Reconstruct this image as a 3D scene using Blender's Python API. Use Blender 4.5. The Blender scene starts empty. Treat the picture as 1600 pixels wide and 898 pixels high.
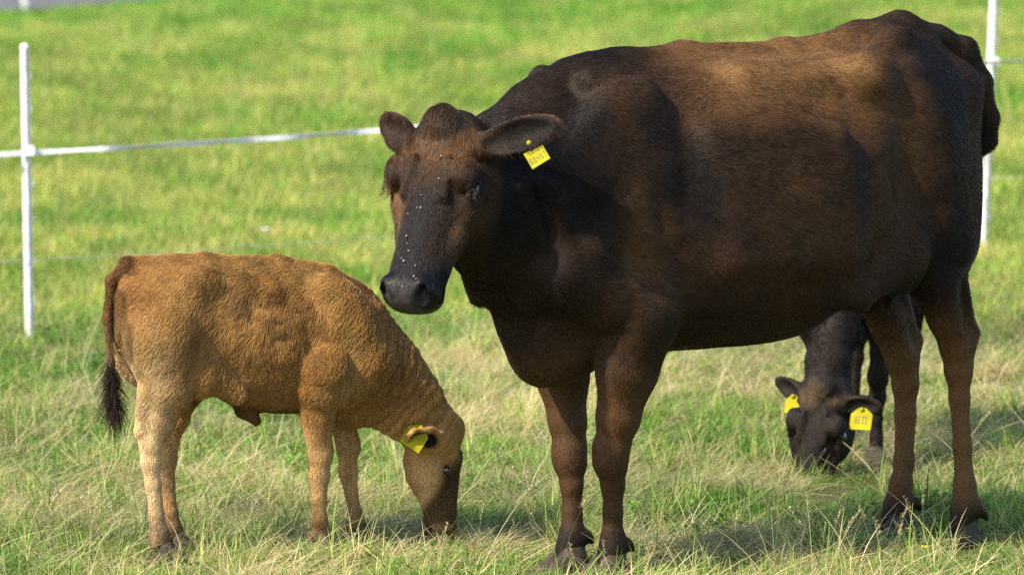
import bpy, math, random
import numpy as np
from mathutils import Vector, Matrix

random.seed(7)
RNG = np.random.default_rng(11)
scene = bpy.context.scene
COL = scene.collection
R = math.radians

# ------------------------------------------------------------------ camera
cam_d = bpy.data.cameras.new('camera')
cam = bpy.data.objects.new('camera', cam_d)
COL.objects.link(cam)
cam.location = (0, 0, 1.98)
PITCH = math.atan(759 / 8484)
cam.rotation_euler = (math.pi / 2 - PITCH, 0, 0)
cam_d.sensor_width = 36.0
cam_d.lens = 36.0 * 8484 / 1600
cam_d.clip_end = 3000
cam_d.dof.use_dof = True
cam_d.dof.focus_distance = 14.05
cam_d.dof.aperture_fstop = 5.0
scene.camera = cam

# ------------------------------------------------------------------ sky + sun
SUN_V = Vector((-0.74, -0.62, 0.86)).normalized()      # towards the sun
world = bpy.data.worlds.new('World')
scene.world = world
world.use_nodes = True
wn = world.node_tree
bg = wn.nodes['Background']
sky = wn.nodes.new('ShaderNodeTexSky')
sky.sky_type = 'NISHITA'
sky.sun_disc = False
sky.sun_elevation = math.asin(SUN_V.z)
sky.sun_rotation = math.atan2(SUN_V.x, SUN_V.y)
wn.links.new(sky.outputs[0], bg.inputs[0])
bg.inputs[1].default_value = 0.15
sun_d = bpy.data.lights.new('sun', 'SUN')
sun_d.energy = 4.0
sun_d.angle = R(1.5)
sun_d.color = (1.0, 0.90, 0.74)
sun = bpy.data.objects.new('sun', sun_d)
sun.rotation_euler = SUN_V.to_track_quat('Z', 'Y').to_euler()
sun.location = (-8, -4, 14)
COL.objects.link(sun)
vs = scene.view_settings
vs.view_transform = 'Standard'
vs.look = 'None'
vs.exposure = 1.06
vs.gamma = 1.0
scene.cycles.use_denoising = False
scene.cycles.max_bounces = 6
scene.cycles.transparent_max_bounces = 6

# ------------------------------------------------------------------ helpers
def tag(o, label=None, cat=None, group=None, kind=None):
    if label: o['label'] = label
    if cat: o['category'] = cat
    if group: o['group'] = group
    if kind: o['kind'] = kind
    return o

def empty(name, loc, rz=0):
    o = bpy.data.objects.new(name, None)
    o.empty_display_size = 0.1
    COL.objects.link(o)
    o.location = loc
    o.rotation_euler = (0, 0, rz)
    return o

def link(name, me, mat=None, parent=None):
    o = bpy.data.objects.new(name, me)
    COL.objects.link(o)
    if mat is not None:
        me.materials.clear()
        me.materials.append(mat)
    if parent is not None:
        o.parent = parent
    return o

def mesh_np(name, V, faces, smooth=True):
    """faces: (n,3) or (n,4) int array"""
    me = bpy.data.meshes.new(name)
    V = np.asarray(V, np.float32)
    faces = np.asarray(faces, np.int32)
    k = faces.shape[1]
    me.vertices.add(len(V))
    me.vertices.foreach_set('co', V.ravel())
    me.loops.add(faces.size)
    me.loops.foreach_set('vertex_index', faces.ravel())
    me.polygons.add(len(faces))
    me.polygons.foreach_set('loop_start', np.arange(0, faces.size, k, dtype=np.int32))
    me.polygons.foreach_set('use_smooth', np.full(len(faces), smooth))
    me.update(calc_edges=True)
    return me

def add_col(me, name, rgb):
    a = me.attributes.new(name, 'FLOAT_COLOR', 'POINT')
    c = np.ones((len(rgb), 4), np.float32)
    c[:, :3] = rgb
    a.data.foreach_set('color', c.ravel())

def sstep(a, b, x):
    t = np.clip((x - a) / (b - a), 0, 1)
    return t * t * (3 - 2 * t)

_H = np.random.default_rng(3).random((64, 64, 64)).astype(np.float32)
def vnoise(p, f):
    """value noise, p (...,3) -> (...)"""
    p = np.asarray(p, np.float32) * f
    i = np.floor(p).astype(np.int64)
    t = p - i
    t = t * t * (3 - 2 * t)
    i &= 63
    j = (i + 1) & 63
    x0, y0, z0 = i[..., 0], i[..., 1], i[..., 2]
    x1, y1, z1 = j[..., 0], j[..., 1], j[..., 2]
    tx, ty, tz = t[..., 0], t[..., 1], t[..., 2]
    a = _H[x0, y0, z0] * (1 - tx) + _H[x1, y0, z0] * tx
    b = _H[x0, y1, z0] * (1 - tx) + _H[x1, y1, z0] * tx
    c = _H[x0, y0, z1] * (1 - tx) + _H[x1, y0, z1] * tx
    d = _H[x0, y1, z1] * (1 - tx) + _H[x1, y1, z1] * tx
    return (a * (1 - ty) + b * ty) * (1 - tz) + (c * (1 - ty) + d * ty) * tz

def fbm(p, f, o=3):
    s, a, n = 0, 1.0, 0
    for k in range(o):
        s = s + a * vnoise(np.asarray(p) + 7.3 * k, f)
        n += a; a *= 0.5; f *= 2.1
    return s / n

def xyz(x, y, z=0.0):
    x = np.asarray(x, float); y = np.asarray(y, float)
    return np.stack([x, y, np.zeros_like(x) + z], -1)

def ground_z(x, y):
    x = np.asarray(x, float); y = np.asarray(y, float)
    z = 0.21 * sstep(0.2, 3.2, x - 0.02 * (y - 20)) * sstep(15.8, 21.0, y)
    z = z + 0.05 * (fbm(xyz(x, y), 0.35, 2) - 0.5) * sstep(16.0, 20.0, y)
    z = z + 0.030 * (fbm(xyz(x, y, 3.1), 3.2, 2) - 0.5)
    return z

# ------------------------------------------------------------------ materials
def new_mat(name):
    m = bpy.data.materials.new(name)
    m.use_nodes = True
    return m, m.node_tree.nodes, m.node_tree.links, m.node_tree.nodes['Principled BSDF']

def noise_node(n, l, scale, detail=4, obj=True):
    tc = n.new('ShaderNodeTexCoord')
    t = n.new('ShaderNodeTexNoise')
    t.inputs['Scale'].default_value = scale
    t.inputs['Detail'].default_value = detail
    l.new(tc.outputs['Object'], t.inputs['Vector'])
    return t

def ramp(n, l, fac, stops):
    r = n.new('ShaderNodeValToRGB')
    e = r.color_ramp.elements
    while len(e) < len(stops): e.new(0.5)
    for k, (p, c) in enumerate(stops):
        e[k].position = p
        e[k].color = (*c, 1)
    l.new(fac, r.inputs[0])
    return r

def simple_mat(name, c1, c2, scale, rough=0.5, spec=0.5, bump=0.0):
    m, n, l, b = new_mat(name)
    t = noise_node(n, l, scale)
    r = ramp(n, l, t.outputs['Fac'], [(0.3, c1), (0.7, c2)])
    l.new(r.outputs[0], b.inputs['Base Color'])
    b.inputs['Roughness'].default_value = rough
    b.inputs['Specular IOR Level'].default_value = spec
    if bump:
        bp = n.new('ShaderNodeBump')
        bp.inputs['Strength'].default_value = bump
        bp.inputs['Distance'].default_value = 0.01
        l.new(t.outputs['Fac'], bp.inputs['Height'])
        l.new(bp.outputs[0], b.inputs['Normal'])
    return m

def coat_mat(name, hair, rough=0.5, spec=0.4, sheen=0.0):
    m, n, l, b = new_mat(name)
    at = n.new('ShaderNodeAttribute')
    at.attribute_name = 'coat'
    l.new(at.outputs['Color'], b.inputs['Base Color'])
    b.inputs['Roughness'].default_value = rough
    b.inputs['Specular IOR Level'].default_value = spec
    if not hair:
        wet = n.new('ShaderNodeAttribute'); wet.attribute_name = 'wet'
        mr = n.new('ShaderNodeMapRange')
        mr.inputs['To Min'].default_value = rough
        mr.inputs['To Max'].default_value = 0.28
        l.new(wet.outputs['Fac'], mr.inputs['Value'])
        l.new(mr.outputs[0], b.inputs['Roughness'])
        t = noise_node(n, l, 160, 3)
        bp = n.new('ShaderNodeBump')
        bp.inputs['Strength'].default_value = 0.5
        bp.inputs['Distance'].default_value = 0.004
        l.new(t.outputs['Fac'], bp.inputs['Height'])
        l.new(bp.outputs[0], b.inputs['Normal'])
    return m

M = {}
M['cow_skin'] = coat_mat('cow_skin', False, 0.6, 0.12)
M['cow_fur'] = coat_mat('cow_fur', True, 0.40, 0.22)
M['calf_skin'] = coat_mat('calf_skin', False, 0.7, 0.2)
M['calf_fur'] = coat_mat('calf_fur', True, 0.55, 0.14)
M['eye'] = simple_mat('eye_gloss', (0.006, 0.004, 0.003), (0.012, 0.008, 0.005), 30, 0.06, 0.8)
M['hoof'] = simple_mat('hoof_horn', (0.035, 0.028, 0.021), (0.085, 0.067, 0.048), 40, 0.7, 0.12, 0.6)
M['tag'] = simple_mat('tag_yellow', (0.24, 0.21, 0.010), (0.38, 0.34, 0.015), 18, 0.75, 0.08)
M['print'] = simple_mat('tag_print', (0.10, 0.085, 0.01), (0.20, 0.17, 0.02), 60, 0.6, 0.3)
M['plastic'] = simple_mat('white_plastic', (0.52, 0.51, 0.47), (0.82, 0.82, 0.80), 14, 0.5, 0.4)
M['tape'] = simple_mat('tape_weave', (0.62, 0.60, 0.55), (0.86, 0.85, 0.80), 45, 0.6, 0.3, 0.3)
M['wire'] = simple_mat('wire_grey', (0.35, 0.36, 0.36), (0.55, 0.55, 0.53), 20, 0.5, 0.5)
M['steel'] = simple_mat('spike_steel', (0.10, 0.10, 0.10), (0.2, 0.19, 0.17), 30, 0.5, 0.5)
M['asphalt'] = simple_mat('asphalt', (0.085, 0.085, 0.088), (0.14, 0.137, 0.135), 6, 0.9, 0.2, 0.4)
M['fly'] = simple_mat('fly_body', (0.01, 0.01, 0.012), (0.03, 0.03, 0.035), 400, 0.25, 0.6)
M['fly_wing'] = simple_mat('fly_wing', (0.20, 0.21, 0.22), (0.32, 0.32, 0.33), 300, 0.5, 0.3)
M['petal'] = simple_mat('petal_yellow', (0.75, 0.55, 0.01), (0.85, 0.66, 0.02), 60, 0.4, 0.5)
M['petal_white'] = simple_mat('petal_white', (0.75, 0.75, 0.72), (0.85, 0.85, 0.8), 60, 0.6, 0.3)
M['stem'] = simple_mat('stem_green', (0.07, 0.13, 0.02), (0.12, 0.19, 0.04), 30, 0.6, 0.3)

# ground
m, n, l, b = new_mat('soil')
t1 = noise_node(n, l, 2.2, 6)
t2 = noise_node(n, l, 14.0, 6)
r1 = ramp(n, l, t1.outputs['Fac'], [(0.35, (0.045, 0.065, 0.018)), (0.6, (0.10, 0.09, 0.04))])
r2 = ramp(n, l, t2.outputs['Fac'], [(0.3, (0.03, 0.026, 0.014)), (0.65, (0.12, 0.11, 0.05))])
mx = n.new('ShaderNodeMix'); mx.data_type = 'RGBA'
mx.inputs['Factor'].default_value = 0.5
l.new(r1.outputs[0], mx.inputs['A']); l.new(r2.outputs[0], mx.inputs['B'])
l.new(mx.outputs['Result'], b.inputs['Base Color'])
b.inputs['Roughness'].default_value = 0.95
b.inputs['Specular IOR Level'].default_value = 0.1
bp = n.new('ShaderNodeBump'); bp.inputs['Distance'].default_value = 0.03
l.new(t2.outputs['Fac'], bp.inputs['Height']); l.new(bp.outputs[0], b.inputs['Normal'])
M['soil'] = m

# grass blades
m, n, l, b = new_mat('grass_blade')
at = n.new('ShaderNodeAttribute'); at.attribute_name = 'blade'
ti = n.new('ShaderNodeAttribute'); ti.attribute_name = 'tint'; ti.attribute_type = 'INSTANCER'
mx = n.new('ShaderNodeMix'); mx.data_type = 'RGBA'; mx.blend_type = 'MULTIPLY'
mx.inputs['Factor'].default_value = 1.0
l.new(at.outputs['Color'], mx.inputs['A']); l.new(ti.outputs['Vector'], mx.inputs['B'])
tr = n.new('ShaderNodeBsdfTranslucent')
l.new(mx.outputs['Result'], tr.inputs['Color'])
l.new(mx.outputs['Result'], b.inputs['Base Color'])
b.inputs['Roughness'].default_value = 0.5
b.inputs['Specular IOR Level'].default_value = 0.25
ms = n.new('ShaderNodeMixShader'); ms.inputs[0].default_value = 0.38
l.new(b.outputs[0], ms.inputs[1]); l.new(tr.outputs[0], ms.inputs[2])
l.new(ms.outputs[0], n['Material Output'].inputs['Surface'])
M['grass'] = m

# ------------------------------------------------------------------ ground sheet
def lines(a, b, step, far, grow=1.18):
    c = list(np.arange(a, b + 1e-6, step))
    s, lo = step, a
    while lo > far[0]:
        s *= grow; lo -= s; c.insert(0, lo)
    s, hi = step, b
    while hi < far[1]:
        s *= grow; hi += s; c.append(hi)
    return np.array(c)

gx = lines(-3.2, 3.2, 0.07, (-900, 900))
gy = lines(12.0, 24.0, 0.07, (-200, 1800), 1.09)
GX, GY = np.meshgrid(gx, gy, indexing='ij')
V = np.stack([GX, GY, ground_z(GX, GY)], -1).reshape(-1, 3)
nx, ny = len(gx), len(gy)
I = np.arange(nx * ny).reshape(nx, ny)
Fq = np.stack([I[:-1, :-1], I[1:, :-1], I[1:, 1:], I[:-1, 1:]], -1).reshape(-1, 4)
g = link('ground', mesh_np('ground', V, Fq), M['soil'])
tag(g, 'pasture ground under the grass', 'ground', kind='structure')

# far road across the top left corner
def strip(name, pts_l, pts_r, dz, mat):
    n_ = len(pts_l)
    V = []
    for p in list(pts_l) + list(pts_r):
        V.append((p[0], p[1], float(ground_z(p[0], p[1])) + dz))
    F = [(i, i + n_, i + 1 + n_, i + 1) for i in range(n_ - 1)]
    return link(name, mesh_np(name, V, F), mat)
xs = np.linspace(-60, -2.6, 60)
edge = 50.2 + 4.0 * np.maximum(0, xs + 4.15) + 0.15 * np.sin(xs * 1.3) - 0.03 * (xs + 4.3)
road = strip('road', [(x, y) for x, y in zip(xs, edge)], [(x, y + 5.5) for x, y in zip(xs, edge)], 0.07, M['asphalt'])
tag(road, 'grey asphalt road beyond the pasture, top left corner', 'road', kind='structure')

# ------------------------------------------------------------------ implicit bodies
class Sdf:
    def __init__(s, lo, hi, h):
        s.h = h
        s.lo = np.array(lo, float)
        s.n = np.ceil((np.array(hi) - s.lo) / h).astype(int) + 1
        s.ax = [(s.lo[i] + h * np.arange(s.n[i])).astype(np.float32) for i in range(3)]
        s.F = np.full(s.n, 0.4, np.float32)

    def _box(s, lo, hi):
        a = np.clip(np.floor((np.array(lo) - s.lo) / s.h).astype(int), 0, s.n)
        b = np.clip(np.ceil((np.array(hi) - s.lo) / s.h).astype(int) + 1, 0, s.n)
        sl = tuple(slice(a[i], b[i]) for i in range(3))
        X = s.ax[0][sl[0]][:, None, None]
        Y = s.ax[1][sl[1]][None, :, None]
        Z = s.ax[2][sl[2]][None, None, :]
        return sl, X, Y, Z

    def _put(s, sl, d, k, op):
        f = s.F[sl]
        if op == 'sub':
            d = -d
            h = np.clip(0.5 - 0.5 * (d - f) / k, 0, 1)        # smooth max
            s.F[sl] = d + (f - d) * h + k * h * (1 - h)
            return
        h = np.clip(0.5 + 0.5 * (f - d) / k, 0, 1)
        s.F[sl] = f + (d - f) * h - k * h * (1 - h)

    def cone(s, a, ra, b, rb, k=0.03, op='add'):
        a = np.array(a, np.float32); b = np.array(b, np.float32)
        pad = max(ra, rb) + k + 3 * s.h
        sl, X, Y, Z = s._box(np.minimum(a, b) - pad, np.maximum(a, b) + pad)
        ba = b - a; L2 = max(float(ba @ ba), 1e-9)
        t = np.clip(((X - a[0]) * ba[0] + (Y - a[1]) * ba[1] + (Z - a[2]) * ba[2]) / L2, 0, 1)
        d = np.sqrt((X - a[0] - t * ba[0]) ** 2 + (Y - a[1] - t * ba[1]) ** 2 + (Z - a[2] - t * ba[2]) ** 2)
        ts = t * t * (3 - 2 * t) * 0.5 + t * 0.5
        s._put(sl, d - (ra + (rb - ra) * ts), k, op)

    def chain(s, pts, k=0.02):
        for (p, r), (q, u) in zip(pts[:-1], pts[1:]):
            s.cone(p, r, q, u, k)

    def ell(s, c, rad, k=0.03, op='add', fr=None):
        c = np.array(c, np.float32); rad = np.array(rad, np.float32)
        fr = np.eye(3) if fr is None else np.array(fr)
        ext = np.sqrt(((fr * rad[:, None]) ** 2).sum(0)) + k + 3 * s.h
        sl, X, Y, Z = s._box(c - ext, c + ext)
        q = [((X - c[0]) * e[0] + (Y - c[1]) * e[1] + (Z - c[2]) * e[2]).astype(np.float32) for e in fr]
        k0 = np.sqrt(sum((q[i] / rad[i]) ** 2 for i in range(3)))
        k1 = np.sqrt(sum((q[i] / rad[i] ** 2) ** 2 for i in range(3))) + 1e-6
        s._put(sl, k0 * (k0 - 1) / k1, k, op)

    def loft(s, o, fr, st, k=0.03, egg=0.0, sh=1.0):
        """st rows: u, half width, top, bottom, egg (in the frame fr = axis, side, up)"""
        o = np.array(o, float); fr = np.array(fr, float)
        st = np.array(st, float)
        u = st[:, 0]
        order = np.argsort(u); st = st[order]; u = st[:, 0]
        uf = np.linspace(u[0], u[-1], 240)
        cols = [pchip(u, st[:, i], uf) for i in range(1, st.shape[1])]
        if len(cols) == 3: cols.append(np.zeros_like(uf))
        m = max(st[:, 1].max(), np.abs(st[:, 2:4]).max()) + k + 3 * s.h
        pts = []
        for uu in (u[0], u[-1]):
            for sv in (-1, 1):
                for w in (st[:, 2].max(), st[:, 3].min()):
                    pts.append(o + fr[0] * uu + fr[1] * sv * st[:, 1].max() + fr[2] * w)
        pts = np.array(pts)
        sl, X, Y, Z = s._box(pts.min(0) - 0.08 - k, pts.max(0) + 0.08 + k)
        q = [((X - o[0]) * e[0] + (Y - o[1]) * e[1] + (Z - o[2]) * e[2]).astype(np.float32) for e in fr]
        U = np.broadcast_to(q[0], np.broadcast_shapes(*[a.shape for a in q]))
        uc = np.clip(U, u[0], u[-1])
        hw = np.interp(uc, uf, cols[0]).astype(np.float32)
        tp = np.interp(uc, uf, cols[1]).astype(np.float32)
        bt = np.interp(uc, uf, cols[2]).astype(np.float32)
        eg = np.interp(uc, uf, cols[3]).astype(np.float32)
        hh = (tp - bt) * 0.5
        w = q[2] - (tp + bt) * 0.5
        hw = hw * (1 - eg * np.clip(w / hh, -1.2, 1.2))
        k0 = np.sqrt((q[1] / hw) ** 2 + (w / hh) ** 2)
        k1 = np.sqrt((q[1] / hw ** 2) ** 2 + (w / hh ** 2) ** 2) + 1e-6
        d = k0 * (k0 - 1) / k1
        e = np.abs(U - uc)
        d = np.where(e > 0, np.sqrt(np.maximum(d, 0) ** 2 + e * e) + np.minimum(d, 0) * 0, d)
        s._put(sl, d.astype(np.float32), k, 'add')

    def mesh(s):
        """naive surface nets"""
        F = s.F
        neg = F < 0
        nx, ny, nz = F.shape
        cnt = np.zeros((nx - 1, ny - 1, nz - 1), np.int8)
        for i in (0, 1):
            for j in (0, 1):
                for k in (0, 1):
                    cnt += neg[i:nx - 1 + i, j:ny - 1 + j, k:nz - 1 + k]
        act = (cnt > 0) & (cnt < 8)
        idx = np.argwhere(act)
        vid = np.full(act.shape, -1, np.int32)
        vid[act] = np.arange(len(idx))
        acc = np.zeros((len(idx), 3), np.float32)
        num = np.zeros(len(idx), np.float32)
        cor = [(i, j, k) for i in (0, 1) for j in (0, 1) for k in (0, 1)]
        val = {c: F[idx[:, 0] + c[0], idx[:, 1] + c[1], idx[:, 2] + c[2]] for c in cor}
        for a in cor:
            for ax in range(3):
                if a[ax]: continue
                b = list(a); b[ax] = 1; b = tuple(b)
                fa, fb = val[a], val[b]
                m = (fa < 0) != (fb < 0)
                t = fa[m] / (fa[m] - fb[m])
                p = np.zeros((m.sum(), 3), np.float32) + np.array(a, np.float32)
                p[:, ax] = t
                acc[m] += p; num[m] += 1
        V = (idx + acc / num[:, None]) * s.h + s.lo
        quads = []
        for ax in range(3):
            sl0 = [slice(None)] * 3; sl1 = [slice(None)] * 3
            sl0[ax] = slice(0, -1); sl1[ax] = slice(1, None)
            A, B = neg[tuple(sl0)], neg[tuple(sl1)]
            e = np.argwhere(A != B)
            o1, o2 = (ax + 1) % 3, (ax + 2) % 3
            ok = (e[:, o1] > 0) & (e[:, o2] > 0) & (e[:, o1] < F.shape[o1] - 1) & (e[:, o2] < F.shape[o2] - 1)
            e = e[ok]
            flip = A[e[:, 0], e[:, 1], e[:, 2]]
            d1 = np.zeros(3, int); d1[o1] = 1
            d2 = np.zeros(3, int); d2[o2] = 1
            q = np.stack([vid[tuple((e - d1 - d2).T)], vid[tuple((e - d2).T)], vid[tuple(e.T)], vid[tuple((e - d1).T)]], -1)
            q[~flip] = q[~flip][:, ::-1]
            quads.append(q)
        return V, np.concatenate(quads)

def pchip(x, y, xi):
    h = np.diff(x); dl = np.diff(y) / h
    m = np.zeros_like(y)
    m[0], m[-1] = dl[0], dl[-1]
    for i in range(1, len(x) - 1):
        if dl[i - 1] * dl[i] > 0:
            w1, w2 = 2 * h[i] + h[i - 1], h[i] + 2 * h[i - 1]
            m[i] = (w1 + w2) / (w1 / dl[i - 1] + w2 / dl[i])
    k = np.clip(np.searchsorted(x, xi) - 1, 0, len(x) - 2)
    t = (xi - x[k]) / h[k]
    return ((1 + 2 * t) * (1 - t) ** 2 * y[k] + t * (1 - t) ** 2 * h[k] * m[k]
            + t * t * (3 - 2 * t) * y[k + 1] + t * t * (t - 1) * h[k] * m[k + 1])

def relax(V, Fq, it=2, lam=0.5):
    for _ in range(it):
        S = np.zeros_like(V); C = np.zeros(len(V))
        for a, b in ((0, 1), (1, 2), (2, 3), (3, 0)):
            np.add.at(S, Fq[:, a], V[Fq[:, b]]); np.add.at(S, Fq[:, b], V[Fq[:, a]])
            np.add.at(C, Fq[:, a], 1); np.add.at(C, Fq[:, b], 1)
        V = V + lam * (S / C[:, None] - V)
    return V

def normals(V, Fq):
    nrm = np.cross(V[Fq[:, 2]] - V[Fq[:, 0]], V[Fq[:, 3]] - V[Fq[:, 1]])
    N = np.zeros_like(V)
    for k in range(4): np.add.at(N, Fq[:, k], nrm)
    return N / (np.linalg.norm(N, axis=1, keepdims=True) + 1e-12)

def unit(v):
    v = np.array(v, float)
    return v / np.linalg.norm(v)

class Head:
    """head frame: axis from poll to nose, left side, dorsal normal; sizes for a 0.46 m head times sc"""
    def __init__(s, poll, yaw, pitch, sc, wide=1.0, roll=0.0):
        s.o = np.array(poll, float); s.sc = sc; s.wide = wide
        g = np.array([math.cos(yaw), math.sin(yaw), 0]); z = np.array([0, 0, 1.0])
        lf = np.array([-math.sin(yaw), math.cos(yaw), 0])
        a = g * math.cos(pitch) - z * math.sin(pitch)
        nn = g * math.sin(pitch) + z * math.cos(pitch)
        lf2 = lf * math.cos(roll) + nn * math.sin(roll)
        nn2 = nn * math.cos(roll) - lf * math.sin(roll)
        # roll in the picture plane: turn a as well when asked
        s.a, s.l, s.n = a, lf2, nn2
    def spin(s, ang):
        """turn the head about its dorsal normal"""
        a, l_ = s.a, s.l
        s.a = a * math.cos(ang) + l_ * math.sin(ang)
        s.l = l_ * math.cos(ang) - a * math.sin(ang)
        return s
    @property
    def fr(s): return np.array([s.a, s.l, s.n])
    def p(s, u, v, w):
        return s.o + (s.a * u + s.l * v * s.wide + s.n * w) * s.sc
    def d(s, u, v, w):
        return unit(s.a * u + s.l * v + s.n * w)
    def loc(s, V):
        q = (V - s.o) @ s.fr.T / s.sc
        q[:, 1] /= s.wide
        return q

def sculpt_head(S, H, ears, adult=True):
    sc, wd = H.sc, H.wide
    st = [(-.055, .040, -.03, -.09, 0), (-.03, .075, .000, -.13, 0), (0, .088, .012, -.155, 0), (.06, .100, .020, -.19, 0.05), (.14, .108, .022, -.225, .08),
          (.20, .098, .014, -.228, .05), (.27, .080, .006, -.195, .0), (.34, .068, .001, -.160, -.02),
          (.40, .068, -.002, -.144, .0), (.44, .073, -.004, -.142, .05), (.470, .067, -.014, -.128, 0), (.488, .046, -.032, -.105, 0)]
    st = np.array(st); st[:, :4] *= sc; st[:, 1] *= wd
    S.loft(H.o, H.fr, st, 0.035 * sc)
    r = lambda x: x * sc
    for sd in (-1, 1):
        S.ell(H.p(.132, sd * .090, -.008), (r(.046), r(.032), r(.032)), r(.018), 'add', H.fr)           # brow over the eye
        S.cone(H.p(.175, sd * .098, -.06), r(.024), H.p(.30, sd * .066, -.07), r(.018), r(.03))       # cheek ridge
        S.ell(H.p(.155, sd * .074, -.145), (r(.085), r(.030), r(.075)), r(.03), 'add', H.fr)          # jaw muscle
        S.ell(H.p(.30, sd * .088, -.035), (r(.06), r(.022), r(.022)), r(.03), 'sub', H.fr)            # hollow beside the nose bone
        S.ell(H.p(.062, sd * .100, -.030), (r(.030), r(.026), r(.030)), r(.022), 'sub', H.fr)
        S.cone(H.p(.10, sd * .040, .022), r(.010), H.p(.20, sd * .055, .004), r(.010), r(.02))        # frontal ridge
        S.cone(H.p(.105, sd * .070, .018), r(.006), H.p(.150, sd * .075, .016), r(.006), r(.008))      # brow wrinkle
        S.cone(H.p(.112, sd * .060, .020), r(.005), H.p(.160, sd * .062, .014), r(.005), r(.008))            # temple
        S.ell(H.p(.166, sd * .118, -.036), (r(.024), r(.017), r(.019)), r(.012), 'sub', H.fr)         # eye socket
        S.cone(H.p(.136, sd * .111, -.016), r(.010), H.p(.194, sd * .104, -.022), r(.008), r(.008))    # upper lid
        S.cone(H.p(.145, sd * .112, -.056), r(.008), H.p(.190, sd * .104, -.052), r(.007), r(.010))    # lower lid
        S.ell(H.p(.445, sd * .040, -.030), (r(.032), r(.032), r(.034)), r(.02), 'add', H.fr)          # nostril wing
        f2 = np.array([H.d(.75, sd * -.25, -.55), H.d(.2, sd * 1, -.2), H.d(.6, 0, .8)])
        f2[1] = unit(f2[1] - f2[0] * (f2[0] @ f2[1])); f2[2] = np.cross(f2[0], f2[1])
        S.ell(H.p(.464, sd * .046, -.030), (r(.032), r(.014), r(.030)), r(.008), 'sub', f2)           # nostril
    # upper lip, mouth slit, chin
    S.ell(H.p(.452, 0, -.072), (r(.038), r(.062) * wd, r(.044)), r(.02), 'add', H.fr)
    S.ell(H.p(.432, 0, -.132), (r(.044), r(.050) * wd, r(.026)), r(.014), 'add', H.fr)
    S.ell(H.p(.452, 0, -.113), (r(.062), r(.085) * wd, r(.006)), r(.008), 'sub', H.fr)
    S.ell(H.p(-.005, 0, .010), (r(.048), r(.050), r(.026)), r(.025), 'add', H.fr)                          # poll
    S.ell(H.p(.12, 0, .034), (r(.07), r(.03), r(.022)), r(.03), 'sub', H.fr)                           # dish of the forehead
    for e in ears:
        sculpt_ear(S, H, e)

def ear_frame(H, e):
    d = H.d(*e['dir'])
    nf = H.d(*e['face'])
    nf = unit(nf - d * (d @ nf))
    return np.array([d, np.cross(nf, d), nf])

def sculpt_ear(S, H, e):
    sc = H.sc
    base = H.p(*e['base'])
    fr = ear_frame(H, e)
    L, W = e['len'], e['wid']
    T = max(0.016 * sc, 1.5 * S.h)
    c = base + fr[0] * L * 0.52
    S.cone(base - fr[0] * 0.05 * sc, 0.036 * sc, base + fr[0] * L * 0.22, 0.028 * sc, 0.03 * sc)
    S.ell(c, (L * 0.50, W * 0.5, T * 1.35), 0.012 * sc, 'add', fr)
    S.ell(base + fr[0] * L * 0.40, (L * 0.34, W * 0.48, T * 1.7), 0.02 * sc, 'add', fr)
    S.ell(c + fr[2] * T * 1.45 - fr[0] * L * .02, (L * 0.45, W * 0.43, T * 1.6), 0.006 * sc, 'sub', fr)
    e['c'] = c; e['fr'] = fr

def sample_hairs(V, Fq, N, count, dens=None):
    tri = np.concatenate([Fq[:, [0, 1, 2]], Fq[:, [0, 2, 3]]])
    ar = 0.5 * np.linalg.norm(np.cross(V[tri[:, 1]] - V[tri[:, 0]], V[tri[:, 2]] - V[tri[:, 0]]), axis=1)
    if dens is not None: ar = ar * dens[tri].mean(1)
    pick = RNG.choice(len(tri), count, p=ar / ar.sum())
    r1 = np.sqrt(RNG.random(count)); r2 = RNG.random(count)
    wts = np.stack([1 - r1, r1 * (1 - r2), r1 * r2], -1)
    T = tri[pick]
    P = (V[T] * wts[..., None]).sum(1)
    n_ = (N[T] * wts[..., None]).sum(1)
    n_ /= np.linalg.norm(n_, axis=1, keepdims=True) + 1e-9
    return P, n_, T, wts

def grow(name, P, nrm, comb, length, lift, col, mat, parent, rad, pts=4, droop=0.25, wild=0.15):
    """hair strands lying along comb, one curves object"""
    n_ = len(P)
    t = comb - nrm * (comb * nrm).sum(1, keepdims=True)
    t /= np.linalg.norm(t, axis=1, keepdims=True) + 1e-9
    t = t + RNG.normal(0, wild, t.shape)
    t -= nrm * (t * nrm).sum(1, keepdims=True)
    t /= np.linalg.norm(t, axis=1, keepdims=True) + 1e-9
    length = np.asarray(length)[:, None]
    lift = np.asarray(lift)[:, None] if np.ndim(lift) else lift
    out = np.zeros((n_, pts, 3), np.float32)
    for k in range(pts):
        s_ = k / (pts - 1)
        out[:, k] = P + t * length * s_ * (1 - 0.3 * lift) + nrm * length * lift * (s_ - 0.55 * s_ * s_) \
            + np.array([0, 0, -1]) * length * droop * s_ * s_
    hc = bpy.data.hair_curves.new(name)
    hc.add_curves([pts] * n_)
    hc.attributes['position'].data.foreach_set('vector', out.ravel())
    ra = hc.attributes.get('radius') or hc.attributes.new('radius', 'FLOAT', 'POINT')
    prof = np.linspace(1, 0.18, pts)
    ra.data.foreach_set('value', (np.tile(prof, n_) * rad).astype(np.float32))
    ca = hc.attributes.new('coat', 'FLOAT_COLOR', 'CURVE')
    c4 = np.ones((n_, 4), np.float32); c4[:, :3] = col
    ca.data.foreach_set('color', c4.ravel())
    o = bpy.data.objects.new(name, hc)
    hc.materials.append(mat)
    COL.objects.link(o)
    o.parent = parent
    return o

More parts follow.
